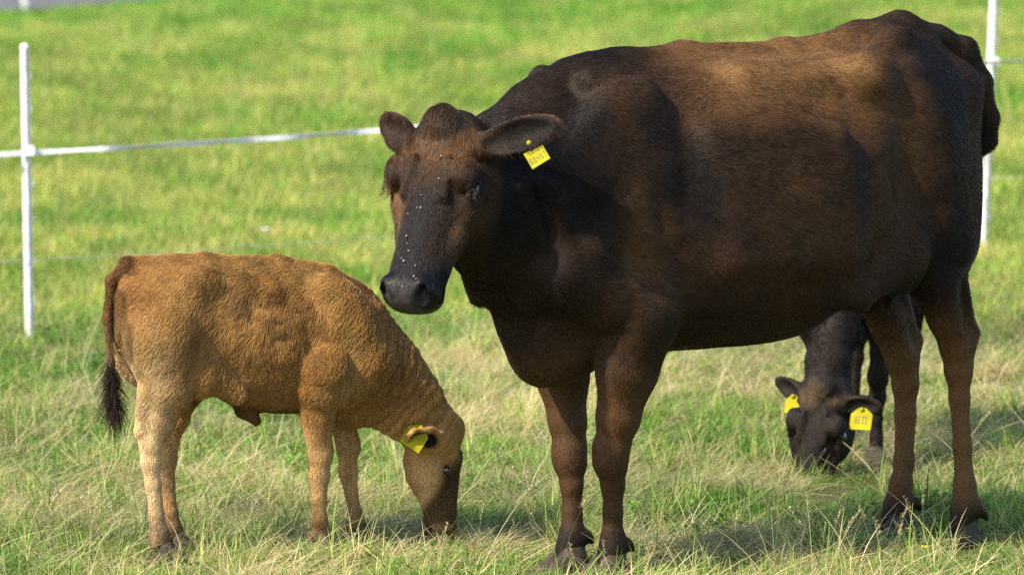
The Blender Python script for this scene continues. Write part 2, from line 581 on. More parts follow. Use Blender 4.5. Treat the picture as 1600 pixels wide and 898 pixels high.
def body_object(S, name, mat, parent, colfn, warp=None):
    V, Fq = S.mesh()
    V = relax(V, Fq, 2, 0.5)
    N = normals(V, Fq)
    if warp is not None:
        V = V + N * warp(V)[:, None]
        N = normals(V, Fq)
    c, wet = colfn(V, N)
    me = mesh_np(name, V, Fq)
    add_col(me, 'coat', c)
    a = me.attributes.new('wet', 'FLOAT', 'POINT')
    a.data.foreach_set('value', np.asarray(wet, np.float32))
    return link(name, me, mat, parent), V, Fq, N, c

# small closed shapes -------------------------------------------------
def ball(name, r, mat, parent, loc, seg=20, ring=14):
    V = [(0, 0, r)]
    for i in range(1, ring):
        th = math.pi * i / ring
        for j in range(seg):
            ph = 2 * math.pi * j / seg
            V.append((r * math.sin(th) * math.cos(ph), r * math.sin(th) * math.sin(ph), r * math.cos(th)))
    V.append((0, 0, -r))
    F = []
    for j in range(seg):
        F.append((0, 1 + j, 1 + (j + 1) % seg))
        e = 1 + (ring - 2) * seg
        F.append((len(V) - 1, e + (j + 1) % seg, e + j))
    for i in range(ring - 2):
        for j in range(seg):
            a_ = 1 + i * seg + j; b_ = 1 + i * seg + (j + 1) % seg
            F.append((a_, a_ + seg, b_ + seg)); F.append((a_, b_ + seg, b_))
    o = link(name, mesh_np(name, V, F), mat, parent)
    o.location = loc
    return o

def basis_matrix(c, ex, ey, ez):
    m = Matrix.Identity(4)
    for i in range(3):
        m[i][0], m[i][1], m[i][2], m[i][3] = ex[i], ey[i], ez[i], c[i]
    return m

def prism(outline, t):
    n_ = len(outline)
    V = [(x, y, t / 2) for x, y in outline] + [(x, y, -t / 2) for x, y in outline]
    me = bpy.data.meshes.new('prism')
    F = [tuple(range(n_)), tuple(range(2 * n_ - 1, n_ - 1, -1))]
    for i in range(n_):
        j = (i + 1) % n_
        F.append((i, i + n_, j + n_, j))
    me.from_pydata(V, [], F)
    me.update()
    return me

SEG = {'0': 'abcdef', '1': 'bc', '2': 'abged', '3': 'abgcd', '4': 'fgbc', '5': 'afgcd', '6': 'afgedc', '7': 'abc', '8': 'abcdefg', '9': 'abcdfg'}
def ear_tag(parent, H, M4, w, h, rows):
    """yellow flag tag: five-sided plate, button, printed strokes (sub-part)"""
    ol = [(-w / 2, -h / 2), (w / 2, -h / 2), (w / 2, h * 0.22), (w * 0.17, h * 0.5), (-w * 0.17, h * 0.5), (-w / 2, h * 0.22)]
    tg = link('ear_tag', prism(ol, 0.0022), M['tag'], parent)
    tg.matrix_local = M4
    btn = ball('tag_button', 0.007, M['tag'], tg, (0, h * 0.42, 0.004), 10, 8)
    V, F = [], []
    def bar(x0, y0, x1, y1):
        k = len(V)
        V.extend([(x0, y0, .0016), (x1, y0, .0016), (x1, y1, .0016), (x0, y1, .0016)])
        F.append((k, k + 1, k + 2, k + 3))
    for (txt, cy, ch, cw, gap) in rows:
        x = -len(txt) * (cw + gap) / 2 + gap / 2
        tk = ch * 0.16
        for c_ in txt:
            for sg in SEG.get(c_, 'adg'):
                xa, xb, ya, ym, yb = x, x + cw, cy - ch / 2, cy, cy + ch / 2
                if sg == 'a': bar(xa, yb - tk, xb, yb)
                if sg == 'g': bar(xa, ym - tk / 2, xb, ym + tk / 2)
                if sg == 'd': bar(xa, ya, xb, ya + tk)
                if sg == 'f': bar(xa, ym, xa + tk, yb)
                if sg == 'e': bar(xa, ya, xa + tk, ym)
                if sg == 'b': bar(xb - tk, ym, xb, yb)
                if sg == 'c': bar(xb - tk, ya, xb, ym)
            x += cw + gap
    if V:
        link('printed_number', mesh_np('printed_number', V, F, False), M['print'], tg)
    return tg

def hoof_mesh(sc):
    S = Sdf((-.09, -.075, -.01), (.13, .075, .10), 0.005)
    for sd in (-1, 1):
        S.loft((0, sd * .026, 0), [(1, 0, 0), (0, 1, 0), (0, 0, 1)],
               [(-.055, .018, .050, -.012), (-.03, .026, .072, -.02), (.01, .028, .074, -.022), (.05, .026, .048, -.022), (.085, .016, .016, -.016), (.095, .008, .006, -.010)], 0.006)
    S.cone((-.012, 0, .066), .040, (-.018, 0, .075), .042, 0.02)
    sl, X, Y, Z = S._box((-.09, -.075, -.01), (.13, .075, .10))
    S.F[sl] = np.maximum(S.F[sl], np.broadcast_to(-Z + 0.001, S.F[sl].shape))
    V, Fq = S.mesh()
    V = relax(V, Fq, 1, .4)
    return mesh_np('hoof', V * sc, Fq)

def put_hoof(me, parent, x, y, yaw, z):
    o = link('hoof', me, M['hoof'], parent)
    o.location = (x, y, z)
    o.rotation_euler = (0, 0, yaw)
    return o

# ------------------------------------------------------------------ the cow
def mir(p): return (p[0], -p[1], p[2])

def build_cow():
    OX, OY, TH = 0.192, 13.85, R(214)
    root = empty('cow', (OX, OY, 0), TH)
    tag(root, 'large dark brown cow with yellow ear tag standing and looking left', 'cow')
    S = Sdf((-1.42, -.46, .03), (.92, .50, 1.50), 0.0075)
    body = [(-1.225, .05, 1.25, 1.08, 0), (-1.195, .10, 1.31, .98, 0), (-1.145, .150, 1.36, .90, .1), (-1.07, .195, 1.380, .90, .18), (-.97, .240, 1.390, .86, .22),
            (-.86, .272, 1.365, .785, .20), (-.75, .305, 1.345, .675, .12), (-.60, .330, 1.335, .578, .06), (-.45, .335, 1.335, .566, .04),
            (-.25, .300, 1.335, .566, .08), (-.12, .255, 1.325, .56, .14), (0.0, .215, 1.305, .54, .18), (.09, .188, 1.235, .52, .12),
            (.15, .158, 1.10, .53, 0), (.195, .115, .95, .57, 0), (.222, .06, .80, .64, 0)]
    S.loft((0, 0, 0), np.eye(3), body, 0.03)
    # withers, spine, sacrum
    S.chain([((.05, 0, 1.275), .045), ((-.10, 0, 1.298), .040), ((-.30, 0, 1.318), .034), ((-.62, 0, 1.320), .030), ((-.85, 0, 1.348), .036), ((-1.01, 0, 1.382), .034), ((-1.14, 0, 1.340), .034)], .05)
    # neck
    S.cone((.04, 0, 1.05), .220, (.44, .075, 1.01), .115, .10)
    S.chain([((-.02, 0, 1.255), .055), ((.16, .01, 1.200), .060), ((.30, .03, 1.120), .055), ((.46, .08, 1.04), .050)], .08)
    S.chain([((.125, 0, .75), .140), ((.295, .035, .88), .105), ((.47, .085, 1.00), .090)], .09)
    S.chain([((.145, 0, .565), .050), ((.208, .01, .65), .032), ((.298, .03, .765), .028), ((.435, .07, .90), .033)], .06)   # dewlap
    S.ell((.105, 0, .590), (.115, .085, .085), .06)                       # brisket
    for sd in (1, -1):
        f = (lambda p: p) if sd == 1 else mir
        # shoulder blade and arm
        S.ell(f((.03, .165, 1.02)), (.155, .070, .26), .06, 'add', np.array([unit((1, 0, .25)), (0, 1, 0), unit((-.25, 0, 1))]))
        S.cone(f((-.055, .156, 1.235)), .034, f((.11, .205, .86)), .045, .035)
        S.cone(f((-.055, .156, 1.235)), .034, f((.07, .108, 1.275)), .030, .035)
        S.cone(f((-.060, .156, 1.225)), .030, f((-.105, .215, .90)), .030, .045)
        S.cone(f((.185, .160, .79)), .082, f((-.04, .180, .69)), .090, .06)
        S.ell(f((-.085, .205, .69)), (.045, .05, .06), .04)
        # hip bones
        S.ell(f((-.735, .205, 1.268)), (.050, .042, .034), .045)
        S.cone(f((-.38, .15, 1.272)), .030, f((-.72, .19, 1.268)), .028, .07)
        S.cone(f((-.735, .190, 1.262)), .035, f((-.93, .09, 1.360)), .035, .07)
        S.cone(f((-.735, .20, 1.255)), .035, f((-1.11, .115, 1.205)), .035, .08)
        S.ell(f((-1.145, .090, 1.225)), (.045, .040, .045), .05)
        # paralumbar hollow, thurl hollow
        S.ell(f((-.62, .335, 1.195)), (.13, .075, .075), .08, 'sub')
        S.ell(f((-.985, .30, 1.275)), (.13, .07, .05), .06, 'sub')
        S.ell(f((-1.13, .055, 1.285)), (.06, .022, .06), .04, 'sub')
        # ribs, neck folds, muscle borders
        for i in range(6):
            x = -.24 - .072 * i
            S.cone(f((x + .02, .232 + .012 * i, 1.13)), .016, f((x - .025, .290 + .003 * i, .82)), .014, .08)
        for i, (xa, xb) in enumerate(((.40, .26), (.33, .19), (.26, .12))):
            S.cone(f((xa, .115 + .02 * i + (.06 if sd == 1 else -.03), 1.03)), .016, f((xb, .115 + .02 * i, .72)), .022, .035)
        S.cone(f((.02, .212, .96)), .030, f((-.09, .205, .72)), .036, .05)
        S.cone(f((.16, .175, .98)), .026, f((.07, .195, .70)), .030, .05)
        S.cone(f((-.93, .215, 1.16)), .035, f((-1.03, .205, .80)), .035, .06)
        S.ell(f((-.850, .305, 1.04)), (.06, .05, .13), .09, 'sub')
        # thigh, stifle, buttock
        S.ell(f((-.955, .135, .985)), (.180, .125, .30), .08, 'add', np.array([unit((1, 0, -.2)), (0, 1, 0), unit((.2, 0, 1))]))
        S.cone(f((-1.125, .085, 1.18)), .055, f((-1.065, .125, .83)), .078, .07)
        S.ell(f((-.835, .215, .80)), (.085, .065, .105), .08)
        S.cone(f((-.83, .235, .80)), .03, f((-.66, .285, .70)), .03, .09)           # flank fold
    NF = [((-.03, .175, .67), .105), ((-.018, .155, .545), .078), ((-.008, .130, .421), .054), ((-.001, .115, .345), .042), ((0, .110, .300), .039), ((-.008, .105, .245), .0275), ((-.012, .10, .169), .0225),
          ((-.014, .096, .105), .029), ((-.015, .095, .078), .033), ((.0, .095, .040), .034)]
    FF = [((-.03, -.165, .66), .100), ((-.018, -.135, .50), .066), ((-.022, -.120, .385), .047), ((-.026, -.110, .318), .039), ((-.026, -.106, .276), .036), ((-.022, -.100, .220), .027), ((-.022, -.096, .150), .0235),
          ((-.018, -.092, .098), .030), ((-.014, -.090, .070), .034), ((.002, -.090, .036), .035)]
    NH = [((-.965, .165, .88), .110), ((-.985, .175, .745), .074), ((-1.040, .160, .625), .043), ((-1.092, .142, .535), .038), ((-1.106, .137, .475), .033), ((-1.114, .134, .40), .0245), ((-1.128, .13, .27), .0225),
          ((-1.137, .13, .165), .027), ((-1.142, .13, .108), .037), ((-1.125, .13, .050), .034)]
    FH = [((-.99, -.150, .86), .105), ((-1.035, -.16, .700), .070), ((-1.09, -.150, .580), .046), ((-1.134, -.142, .480), .041), ((-1.145, -.138, .415), .034), ((-1.143, -.135, .330), .0265), ((-1.136, -.130, .206), .0255),
          ((-1.126, -.130, .140), .029), ((-1.118, -.130, .090), .037), ((-1.10, -.130, .045), .035)]
    for ch in (NF, FF, NH, FH): S.chain(ch, .018)
    for (p0, p1, p2) in (((-1.045, .168, .80), (-1.142, .146, .572), (-1.116, .136, .445)), ((-1.085, -.158, .76), (-1.180, -.146, .528), (-1.150, -.139, .395))):
        S.cone(p0, .036, p1, .019, .028)          # tendon running to the hock point
        S.cone(p1, .023, p2, .020, .018)
    # knee bumps
    S.ell((.018, .112, .325), (.026, .036, .045), .03)
    S.ell((-.006, -.108, .295), (.026, .034, .042), .03)
    # dewclaws
    for (x, y) in ((-.05, .095), (-.052, -.09), (-1.182, .13), (-1.162, -.13)):
        for q in (-.02, .02):
            S.cone((x, y + q, .092), .014, (x - .012, y + q, .075), .010, .012)
    # udder and teats
    S.ell((-.90, 0, .755), (.11, .105, .085), .05)
    for (x, y) in ((-.86, .05), (-.86, -.05), (-.94, .045), (-.94, -.045)):
        S.cone((x, y, .685), .015, (x + .006, y * 1.1, .645), .011, .02)
    # tail: hangs behind the rump and swings to the far side
    S.chain([((-1.13, 0, 1.345), .040), ((-1.215, .012, 1.315), .036), ((-1.262, .022, 1.23), .033), ((-1.285, .030, 1.13), .030), ((-1.288, .018, 1.075), .029), ((-1.262, -.03, 1.02), .026),
             ((-1.20, -.11, .96), .024), ((-1.12, -.20, .88), .028), ((-1.05, -.26, .76), .016)], .02)
    H = Head((.508, .098, 1.182), R(27), R(62), .97, 1.12)
    ears = [dict(base=(.040, .088, -.050), dir=(-.38, .90, -.10), face=(.30, .20, .9), len=.215, wid=.092),
            dict(base=(.050, -.088, -.045), dir=(-.60, -.78, -.10), face=(.35, -.20, .85), len=.150, wid=.082)]
    sculpt_head(S, H, ears)
    S.cone(H.p(.04, 0, -.10), .070, (.43, .075, 1.03), .10, .05)
    S.cone(H.p(.15, 0, -.19), .050, (.43, .07, .97), .085, .06)

    def colour(V, N):
        q = H.loc(V)
        nz = fbm(V, 5.0, 3)
        nf = fbm(V + 9, 22.0, 2)
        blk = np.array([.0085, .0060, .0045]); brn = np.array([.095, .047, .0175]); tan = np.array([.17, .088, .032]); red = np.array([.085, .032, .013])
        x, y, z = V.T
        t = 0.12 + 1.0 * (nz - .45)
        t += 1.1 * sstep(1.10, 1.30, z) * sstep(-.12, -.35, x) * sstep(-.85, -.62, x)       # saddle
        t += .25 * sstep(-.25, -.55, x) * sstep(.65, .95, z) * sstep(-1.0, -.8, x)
        t += .95 * sstep(.66, .42, z) * sstep(.0, .2, z)                                     # lower legs
        t += .35 * np.exp(-((x - .10) / .10) ** 2 - ((z - .60) / .10) ** 2)
        t += .35 * np.exp(-((x + .0) / .05) ** 2) * sstep(.7, .9, z) * sstep(1.2, 1.0, z)
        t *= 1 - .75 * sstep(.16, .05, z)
        t *= 1 - .45 * sstep(-.35, -.15, x) * sstep(.75, .55, z)  # forelegs darkened, shade under head and chest painted into the coat
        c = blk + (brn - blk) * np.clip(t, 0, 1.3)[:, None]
        loin_sheen = sstep(1.18, 1.27, z) * sstep(-.20, -.36, x) * sstep(-.82, -.70, x) * np.clip(.35 + 1.2 * (nf - .3), 0, 1)  # tan sheen of the sunlit loin, painted as coat colour
        c += (tan * 1.1 - c) * (loin_sheen * .75)[:, None]
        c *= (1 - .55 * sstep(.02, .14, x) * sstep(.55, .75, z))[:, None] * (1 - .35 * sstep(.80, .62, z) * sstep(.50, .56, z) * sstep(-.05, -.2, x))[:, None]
        # hind legs warm tan; sunlight on their inner edges is painted in
        inner = sstep(.70, .55, z) * sstep(-.9, -1.0, x) * sstep(.10, .25, z)
        c += (tan * .75 - c) * (inner * .55)[:, None]
        # head
        inh = sstep(.30, .26, np.abs(q[:, 1])) * sstep(-.10, -.05, q[:, 0]) * sstep(.56, .5, q[:, 0]) * sstep(-.28, -.24, q[:, 2]) * (x > .40)
        u, v, w = q.T
        hc = blk + (brn - blk) * (.25 + .5 * (nz - .4))[:, None]
        fore = np.exp(-((u - .07) / .055) ** 2) * sstep(-.06, -.01, w) * sstep(.15, .06, np.abs(v))
        hc += (tan * .75 + red * .6 - hc) * (np.clip(fore * (.35 + 1.3 * (nf - .25)), 0, .95))[:, None]
        cheek = np.exp(-((u - .27) / .10) ** 2 - ((w + .09) / .055) ** 2) * sstep(.02, .05, np.abs(v))
        hc += (tan - hc) * (np.clip(cheek * (.15 + .6 * nf), 0, .9))[:, None]
        cheek_lit = np.exp(-((u - .22) / .06) ** 2 - ((w + .03) / .03) ** 2) * sstep(-.02, -.06, v)  # orange sunlight on one cheek only, put in as coat colour
        hc += (tan * 1.25 - hc) * (np.clip(cheek_lit, 0, .9))[:, None]
        mz = sstep(.355, .40, u - .35 * (w + .05))
        hc += (np.array([.0075, .0075, .009]) - hc) * mz[:, None]
        nose = np.exp(-(v / .05) ** 2) * sstep(.15, .22, u) * sstep(-.05, -.02, w)
        hc += (np.array([.010, .010, .012]) - hc) * (nose * .85)[:, None]
        pad = np.exp(-(v / .045) ** 2) * sstep(.415, .45, u) * sstep(-.075, -.05, w) * np.clip(.4 + 1.2 * (fbm(V + 2, 90.0, 2) - .3), 0, 1)
        hc += (np.array([.085, .075, .070]) - hc) * pad[:, None]
        c = c + (hc * .62 - c) * inh[:, None]
        # orange rim light along the ear edges, painted into the coat
        for e in ears:
            r_ = (V - e['c']) @ e['fr'].T
            rr = np.sqrt((r_[:, 0] / (e['len'] * .5)) ** 2 + (r_[:, 1] / (e['wid'] * .5)) ** 2)
            m_ = sstep(.86, .97, rr) * sstep(1.3, 1.1, rr) * (np.abs(r_[:, 2]) < .05) * sstep(-.02, .03, r_[:, 0])
            c = c + (np.array([.16, .075, .035]) - c) * (m_ * .8)[:, None]
        hn = np.exp(-((z - .04) / .05) ** 2)
        wet = np.clip(inh * sstep(.405, .44, u - .3 * (w + .05)), 0, 1)
        return c, wet

    def warp(V):
        return .004 * (fbm(V, 9.0, 2) - .5) + .0016 * (fbm(V + 3, 40.0, 2) - .5)

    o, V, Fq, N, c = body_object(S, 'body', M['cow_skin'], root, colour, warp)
    q = H.loc(V)
    wet = sstep(.405, .44, q[:, 0] - .3 * (q[:, 2] + .05)) * (V[:, 0] > .45)
    P, n_, T, wt = sample_hairs(V, Fq, N, 240000, 1 - .98 * wet)
    cc = (c[T] * wt[..., None]).sum(1)
    qh = H.loc(P)
    headm = sstep(.42, .50, P[:, 0])[:, None] * (qh[:, 0] > -.08)[:, None]
    legm = sstep(.62, .50, P[:, 2])[:, None]
    comb = np.array([-1., 0, -.45]) * (1 - legm) + np.array([-.15, 0, -1.]) * legm
    wv = np.stack([fbm(P + 5, 9, 3), fbm(P + 15, 9, 3), fbm(P + 25, 9, 3)], -1) - .5
    comb = comb + 1.8 * wv
    comb = comb * (1 - headm) + (H.a * .9 + .6 * wv) * headm
    ln = (.014 + .006 * RNG.random(len(P)))
    spine = sstep(1.28, 1.36, P[:, 2]) * .004
    poll = np.exp(-((qh[:, 0] - .02) / .05) ** 2) * (qh[:, 2] > -.05) * headm[:, 0] * .010
    ln = (ln + spine + poll) * (1 - .55 * legm[:, 0])
    cc = cc * (.60 + .5 * RNG.random((len(P), 1)) + 1.1 * (fbm((P + 40) * np.array([.4, 1, 1]), 55.0, 2)[:, None] - .35))
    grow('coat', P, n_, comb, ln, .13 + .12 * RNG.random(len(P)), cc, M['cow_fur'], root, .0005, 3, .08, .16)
    # eyes
    for sd in (-1, 1):
        ball('eye', .0225, M['eye'], root, H.p(.165, sd * .0995, -.037))
    # lashes
    LP = []
    for sd in (-1, 1):
        for k in range(26):
            LP.append(H.p(.140 + .055 * k / 25, sd * .117, -.021))
    LP = np.array(LP) + RNG.normal(0, .0015, (52, 3))
    sd_ = np.repeat([-1, 1], 26)[:, None]
    grow('eyelash', LP, np.tile(H.n, (52, 1)), sd_ * H.l + .3 * H.a, np.full(52, .013), .1, np.full((52, 3), .006), M['cow_fur'], root, .0009, 4, .5, .1)
    # hooves
    hm = hoof_mesh(.84)
    for (x, y, yaw) in ((.0, .095, .05), (.0, -.09, -.05), (-1.125, .13, .08), (-1.105, -.13, -.12)):
        wx = OX + math.cos(TH) * x - math.sin(TH) * y
        wy = OY + math.sin(TH) * x + math.cos(TH) * y
        put_hoof(hm, root, x, y, yaw, float(ground_z(wx, wy)) * .3)
    # ear tags
    e = ears[0]
    c0 = e['c'] + e['fr'][0] * .038 - np.array([0, 0, 1]) * .060
    nrm = unit(e['fr'][2] * .9 + np.array([0, 0, .15]))
    up = unit(np.array([0, 0, 1.]) * .90 + e['fr'][0] * -.50); up = unit(up - nrm * (up @ nrm))
    M4 = basis_matrix(c0 + nrm * .016, np.cross(up, nrm), up, nrm)
    ear_tag(root, H, M4, .052, .068, [('39', .008, .016, .011, .005), ('60457', -.016, .015, .0065, .003)])
    e = ears[1]
    c0 = e['c'] + e['fr'][1] * .03 - e['fr'][0] * .01
    nrm = unit(e['fr'][1] * -.5 + e['fr'][2] * .5); up = unit(np.array([0, 0, 1.]) - nrm * nrm[2])
    M4 = basis_matrix(c0 + H.l * .028 + np.array([0, 0, -.03]), np.cross(up, nrm), up, nrm)
    ear_tag(root, H, M4, .045, .055, [])
    return root, H, V

cow, COW_HEAD, COW_V = build_cow()

# ------------------------------------------------------------------ calves
def build_calf(name, label, loc, yaw, dark, neck, head, ears, NF, FF, NH, FH, tail, hairs):
    root = empty(name, (loc[0], loc[1], 0), yaw)
    tag(root, label, 'calf')
    S = Sdf((-.26, -.30, .02), (1.10, .30, .86), 0.006)
    body = [(-.150, .045, .70, .58, 0), (-.128, .085, .750, .545, 0), (-.07, .118, .785, .49, .08), (.0, .138, .795, .485, .10), (.08, .146, .790, .455, .06), (.17, .155, .783, .405, 0),
            (.27, .160, .778, .378, 0), (.36, .150, .765, .372, .05), (.44, .135, .742, .345, .08), (.51, .110, .700, .325, 0), (.565, .07, .63, .36, 0), (.585, .04, .57, .42, 0)]
    if dark:
        body = [(a_, b_ * .64, c_, d_ + .085 * float(sstep(.15, .40, a_)), e_) for a_, b_, c_, d_, e_ in body]
    S.loft((0, 0, 0), np.eye(3), body, .02)
    S.chain([((-.08, 0, .765), .022), ((.10, 0, .772), .020), ((.30, 0, .758), .020), ((.44, 0, .735), .022)], .03)
    S.chain(neck, .06)
    for sd in (1, -1):
        f = (lambda p: p) if sd == -1 else mir
        S.ell(f((.435, -.105 + .035 * dark, .585 + .03 * dark)), (.085, .045, .15), .04, 'add', np.array([unit((1, 0, .2)), (0, 1, 0), unit((-.2, 0, 1))]))
        S.cone(f((.41, -.085, .69)), .03, f((.50, -.110 + .035 * dark, .53)), .035, .06)
        S.cone(f((.515, -.10 + .02 * dark, .50 + .04 * dark)), .055 - .01 * dark, f((.40, -.115 + .035 * dark, .455 + .04 * dark)), .060 - .02 * dark, .04)
        S.ell(f((.05, -.105, .738)), (.04, .03, .025), .06)
        S.ell(f((-.115, -.065, .705)), (.03, .028, .03), .03)
        S.ell(f((.125, -.198, .68)), (.07, .035, .06), .07, 'sub')
        S.ell(f((-.035, -.085, .60)), (.105, .07, .15), .05)
        S.ell(f((.045, -.125, .50)), (.05, .04, .06), .05)
        S.cone(f((.05, -.125, .51)), .02, f((.14, -.135, .445)), .02, .05)
    for ch in (NF, FF, NH, FH): S.chain([(p, r - .009 * float(sstep(.45, .30, p[2]))) for p, r in ch], .012)
    for ch in (NH, FH):
        (p0, r0), (p1, r1), (p2, r2) = ch[1], ch[2], ch[3]
        S.cone((p0[0] - .055, p0[1], p0[2] - .01), .022, (p2[0] - .028, p2[1], p2[2] + .035), .017, .02)
    for ch in (NF, FF):
        p = ch[3][0]
        S.ell((p[0] + .014, p[1], p[2] + .01), (.022, .030, .035), .02)
    for ch in (NF, FF, NH, FH):
        p = ch[-1][0]
        S.cone((p[0] - .026, p[1] + .012, .055), .009, (p[0] - .03, p[1] + .012, .045), .006, .01)
        S.cone((p[0] - .026, p[1] - .012, .055), .009, (p[0] - .03, p[1] - .012, .045), .006, .01)
    S.cone((.20, 0, .385), .022, (.235, 0, .355), .012, .03)                    # navel
    S.chain(tail, .012)
    H = head
    sculpt_head(S, H, ears, False)
    p_end, r_end = neck[-1]
    S.cone(H.p(.03, 0, -.09), .075 * H.sc, p_end, r_end, .04)
    S.cone(H.p(.12, 0, -.17), .05 * H.sc, p_end, r_end * .9, .04)

    def colour(V, N):
        x, y, z = V.T
        q = H.loc(V); u, v, w = q.T
        nz = fbm(V, 7.0, 3); nf = fbm(V + 9, 30.0, 2)
        near = (np.abs(V - H.p(.2, 0, -.08)).max(1) < .30 * H.sc + .06)
        inh = sstep(-.10, -.05, u) * sstep(.56, .5, u) * sstep(-.28, -.22, w) * sstep(.30, .22, np.abs(v)) * near
        if dark:
            a_ = np.array([.008, .006, .005]); b_ = np.array([.030, .018, .010])
            c = a_ + (b_ - a_) * np.clip(.05 + .9 * (nz - .35), 0, 1)[:, None]
            hc = a_ + (b_ - a_) * np.clip(.05 + .7 * (nf - .3), 0, 1)[:, None]
            pm = .6 * np.exp(-((u - .03) / .05) ** 2) * sstep(-.06, 0, w)
            hc += (np.array([.20, .13, .06]) - hc) * (pm * np.clip(1.6 * (nf - .42), 0, .8))[:, None]
            mz = sstep(.33, .40, u)
            hc += (np.array([.07, .028, .016]) - hc) * (mz * sstep(.02, -.02, v) * .9)[:, None]  # sunward half of the muzzle reddened, light painted into its colour
            hc += (np.array([.012, .010, .010]) - hc) * sstep(.43, .46, u)[:, None]
        else:
            tan = np.array([.46, .265, .082]); red = np.array([.33, .160, .046]); pale = np.array([.64, .46, .24]); dk = np.array([.055, .028, .012])
            t = np.clip((nz - .30) * 2.0, 0, 1)
            c = red + (tan - red) * t[:, None]
            pl = sstep(.62, .50, z) * sstep(.02, -.10, x) * .8 + sstep(.40, .25, z) * .55 + .6 * sstep(.02, -.12, x) * sstep(.72, .5, z)
            pl = np.clip(pl * (.40 + .6 * (nf - .2)), 0, 1)
            c += (pale - c) * pl[:, None]
            # darker saddle curls
            sd = np.exp(-((x - .22) / .11) ** 2 - ((z - .68) / .08) ** 2) * sstep(.45, .7, nf + .25 * nz)
            c += (dk * 1.7 - c) * (sd * .75)[:, None]
            c += (red * .8 - c) * (np.exp(-((x - .37) / .05) ** 2 - ((z - .52) / .06) ** 2) * .7)[:, None]
            c += (dk * 1.3 - c) * (sstep(.46, .39, z) * sstep(.06, .12, x) * sstep(.42, .36, x) * sstep(.10, .03, np.abs(y)) * .8)[:, None]  # belly underside darkened, its shade painted into the coat
            # dark fronts and fetlocks
            c += (dk - c) * (sstep(.17, .07, z) * .75 * (.6 + .8 * (nf - .2)))[:, None]
            # tail dark towards the end
            tl = (x < -.135) | ((x < -.09) & (z > .755))
            tdk = np.where(tl, np.clip(.62 + .6 * sstep(.6, .42, z), 0, 1), 0)
            c += (dk * .9 - c) * tdk[:, None]
            hc = tan * .95 + (red * .7 - tan * .95) * np.clip(1.4 * (nz - .35), 0, .8)[:, None]
            hc += (red * .8 - hc) * (np.clip(.3 + 1.2 * (nf - .3), 0, .9) * sstep(-.06, .0, w))[:, None]
            hc += (pale - hc) * (np.exp(-((w + .13) / .07) ** 2 - ((u - .24) / .13) ** 2) * .45)[:, None]
            hc += (dk * .8 - hc) * (sstep(.10, .20, u + 1.5 * (w + .02)) * .92)[:, None]
            hc += (dk * .5 - hc) * (sstep(.41, .45, u))[:, None]
            hc += (dk * .6 - hc) * (np.exp(-((u - .165) / .05) ** 2 - ((w + .036) / .04) ** 2) * sstep(.06, .09, np.abs(v)) * .8)[:, None]
        c = c + (hc - c) * inh[:, None]
        for e in ears:
            r_ = (V - e['c']) @ e['fr'].T
            rr = np.sqrt((r_[:, 0] / (e['len'] * .5)) ** 2 + (r_[:, 1] / (e['wid'] * .5)) ** 2)
            m_ = sstep(.80, .55, rr) * (r_[:, 2] > -.004) * (np.abs(r_[:, 2]) < .03)
            c = c + (np.array([.012, .010, .008]) - c) * m_[:, None]
        wet = inh * sstep(.43, .46, u)
        return c, wet

    def warp(V):
        amp = .0018 + (0 if dark else .007) * np.exp(-((V[:, 0] - .25) / .12) ** 2 - ((V[:, 2] - .66) / .10) ** 2)
        wr = 0
        if not dark:
            s_ = (V[:, 0] - .55) * .8 + (.55 - V[:, 2]) * .6
            nk = sstep(.50, .58, V[:, 0]) * sstep(.80, .70, V[:, 0]) * sstep(.25, .32, V[:, 2])
            wr = .0022 * nk * np.sin(s_ * 210 + 14 * fbm(V, 9, 2))
        return amp * (fbm(V, 24.0, 2) - .5) * 2 + wr

    o, V, Fq, N, c = body_object(S, 'body', M['calf_skin'], root, colour, warp)
    P, n_, T, wt = sample_hairs(V, Fq, N, hairs)
    cc = (c[T] * wt[..., None]).sum(1)
    q = H.loc(P)
    headm = (sstep(-.10, 0, q[:, 0]) * (np.abs(P - H.p(.2, 0, -.08)).max(1) < .30 * H.sc + .05))[:, None]
    legm = sstep(.45, .36, P[:, 2])[:, None]
    comb = np.array([-1., 0, -.9]) * (1 - legm) + np.array([-.1, 0, -1.]) * legm
    wv = np.stack([fbm(P + 5, 11, 2), fbm(P + 15, 11, 2), fbm(P + 25, 11, 2)], -1) - .5
    curl = np.exp(-((P[:, 0] - .24) / .14) ** 2 - ((P[:, 2] - .66) / .12) ** 2)[:, None]
    comb = comb + wv * (.9 + 5.0 * curl)
    comb = comb * (1 - headm) + (H.a + .8 * wv) * headm
    ln = (.018 + .008 * RNG.random(len(P))) * (1 - .62 * legm[:, 0]) * (1 - .55 * headm[:, 0]) * (1 - .55 * (P[:, 0] < -.14)) + .010 * curl[:, 0]
    tf = vnoise(P * np.array([1.5, 1, .6]), 45.0)
    cc = cc * (.72 + .3 * RNG.random((len(P), 1)) + .5 * (tf[:, None] - .4))
    grow('coat', P, n_, comb, ln, .30 + .25 * RNG.random(len(P)), cc, M['calf_fur'], root, .0007 if not dark else .0008, 4, .18, .14)
    # tail brush
    tp, tr = np.array(tail[-3][0]), tail[-1][0]
    k = 900
    s_ = RNG.random(k)
    TP = tp + (np.array(tail[-1][0]) - tp) * s_[:, None] + RNG.normal(0, .0035, (k, 3))
    tn = RNG.normal(0, 1, (k, 3)); tn /= np.linalg.norm(tn, axis=1, keepdims=True)
    grow('tail_brush', TP, tn, np.tile([0., 0, -1], (k, 1)), .03 + .04 * RNG.random(k), .05, np.array([.020, .011, .006]) * (.6 + .8 * RNG.random((k, 1))), M['calf_fur'], root, .0009, 5, .5, .12)
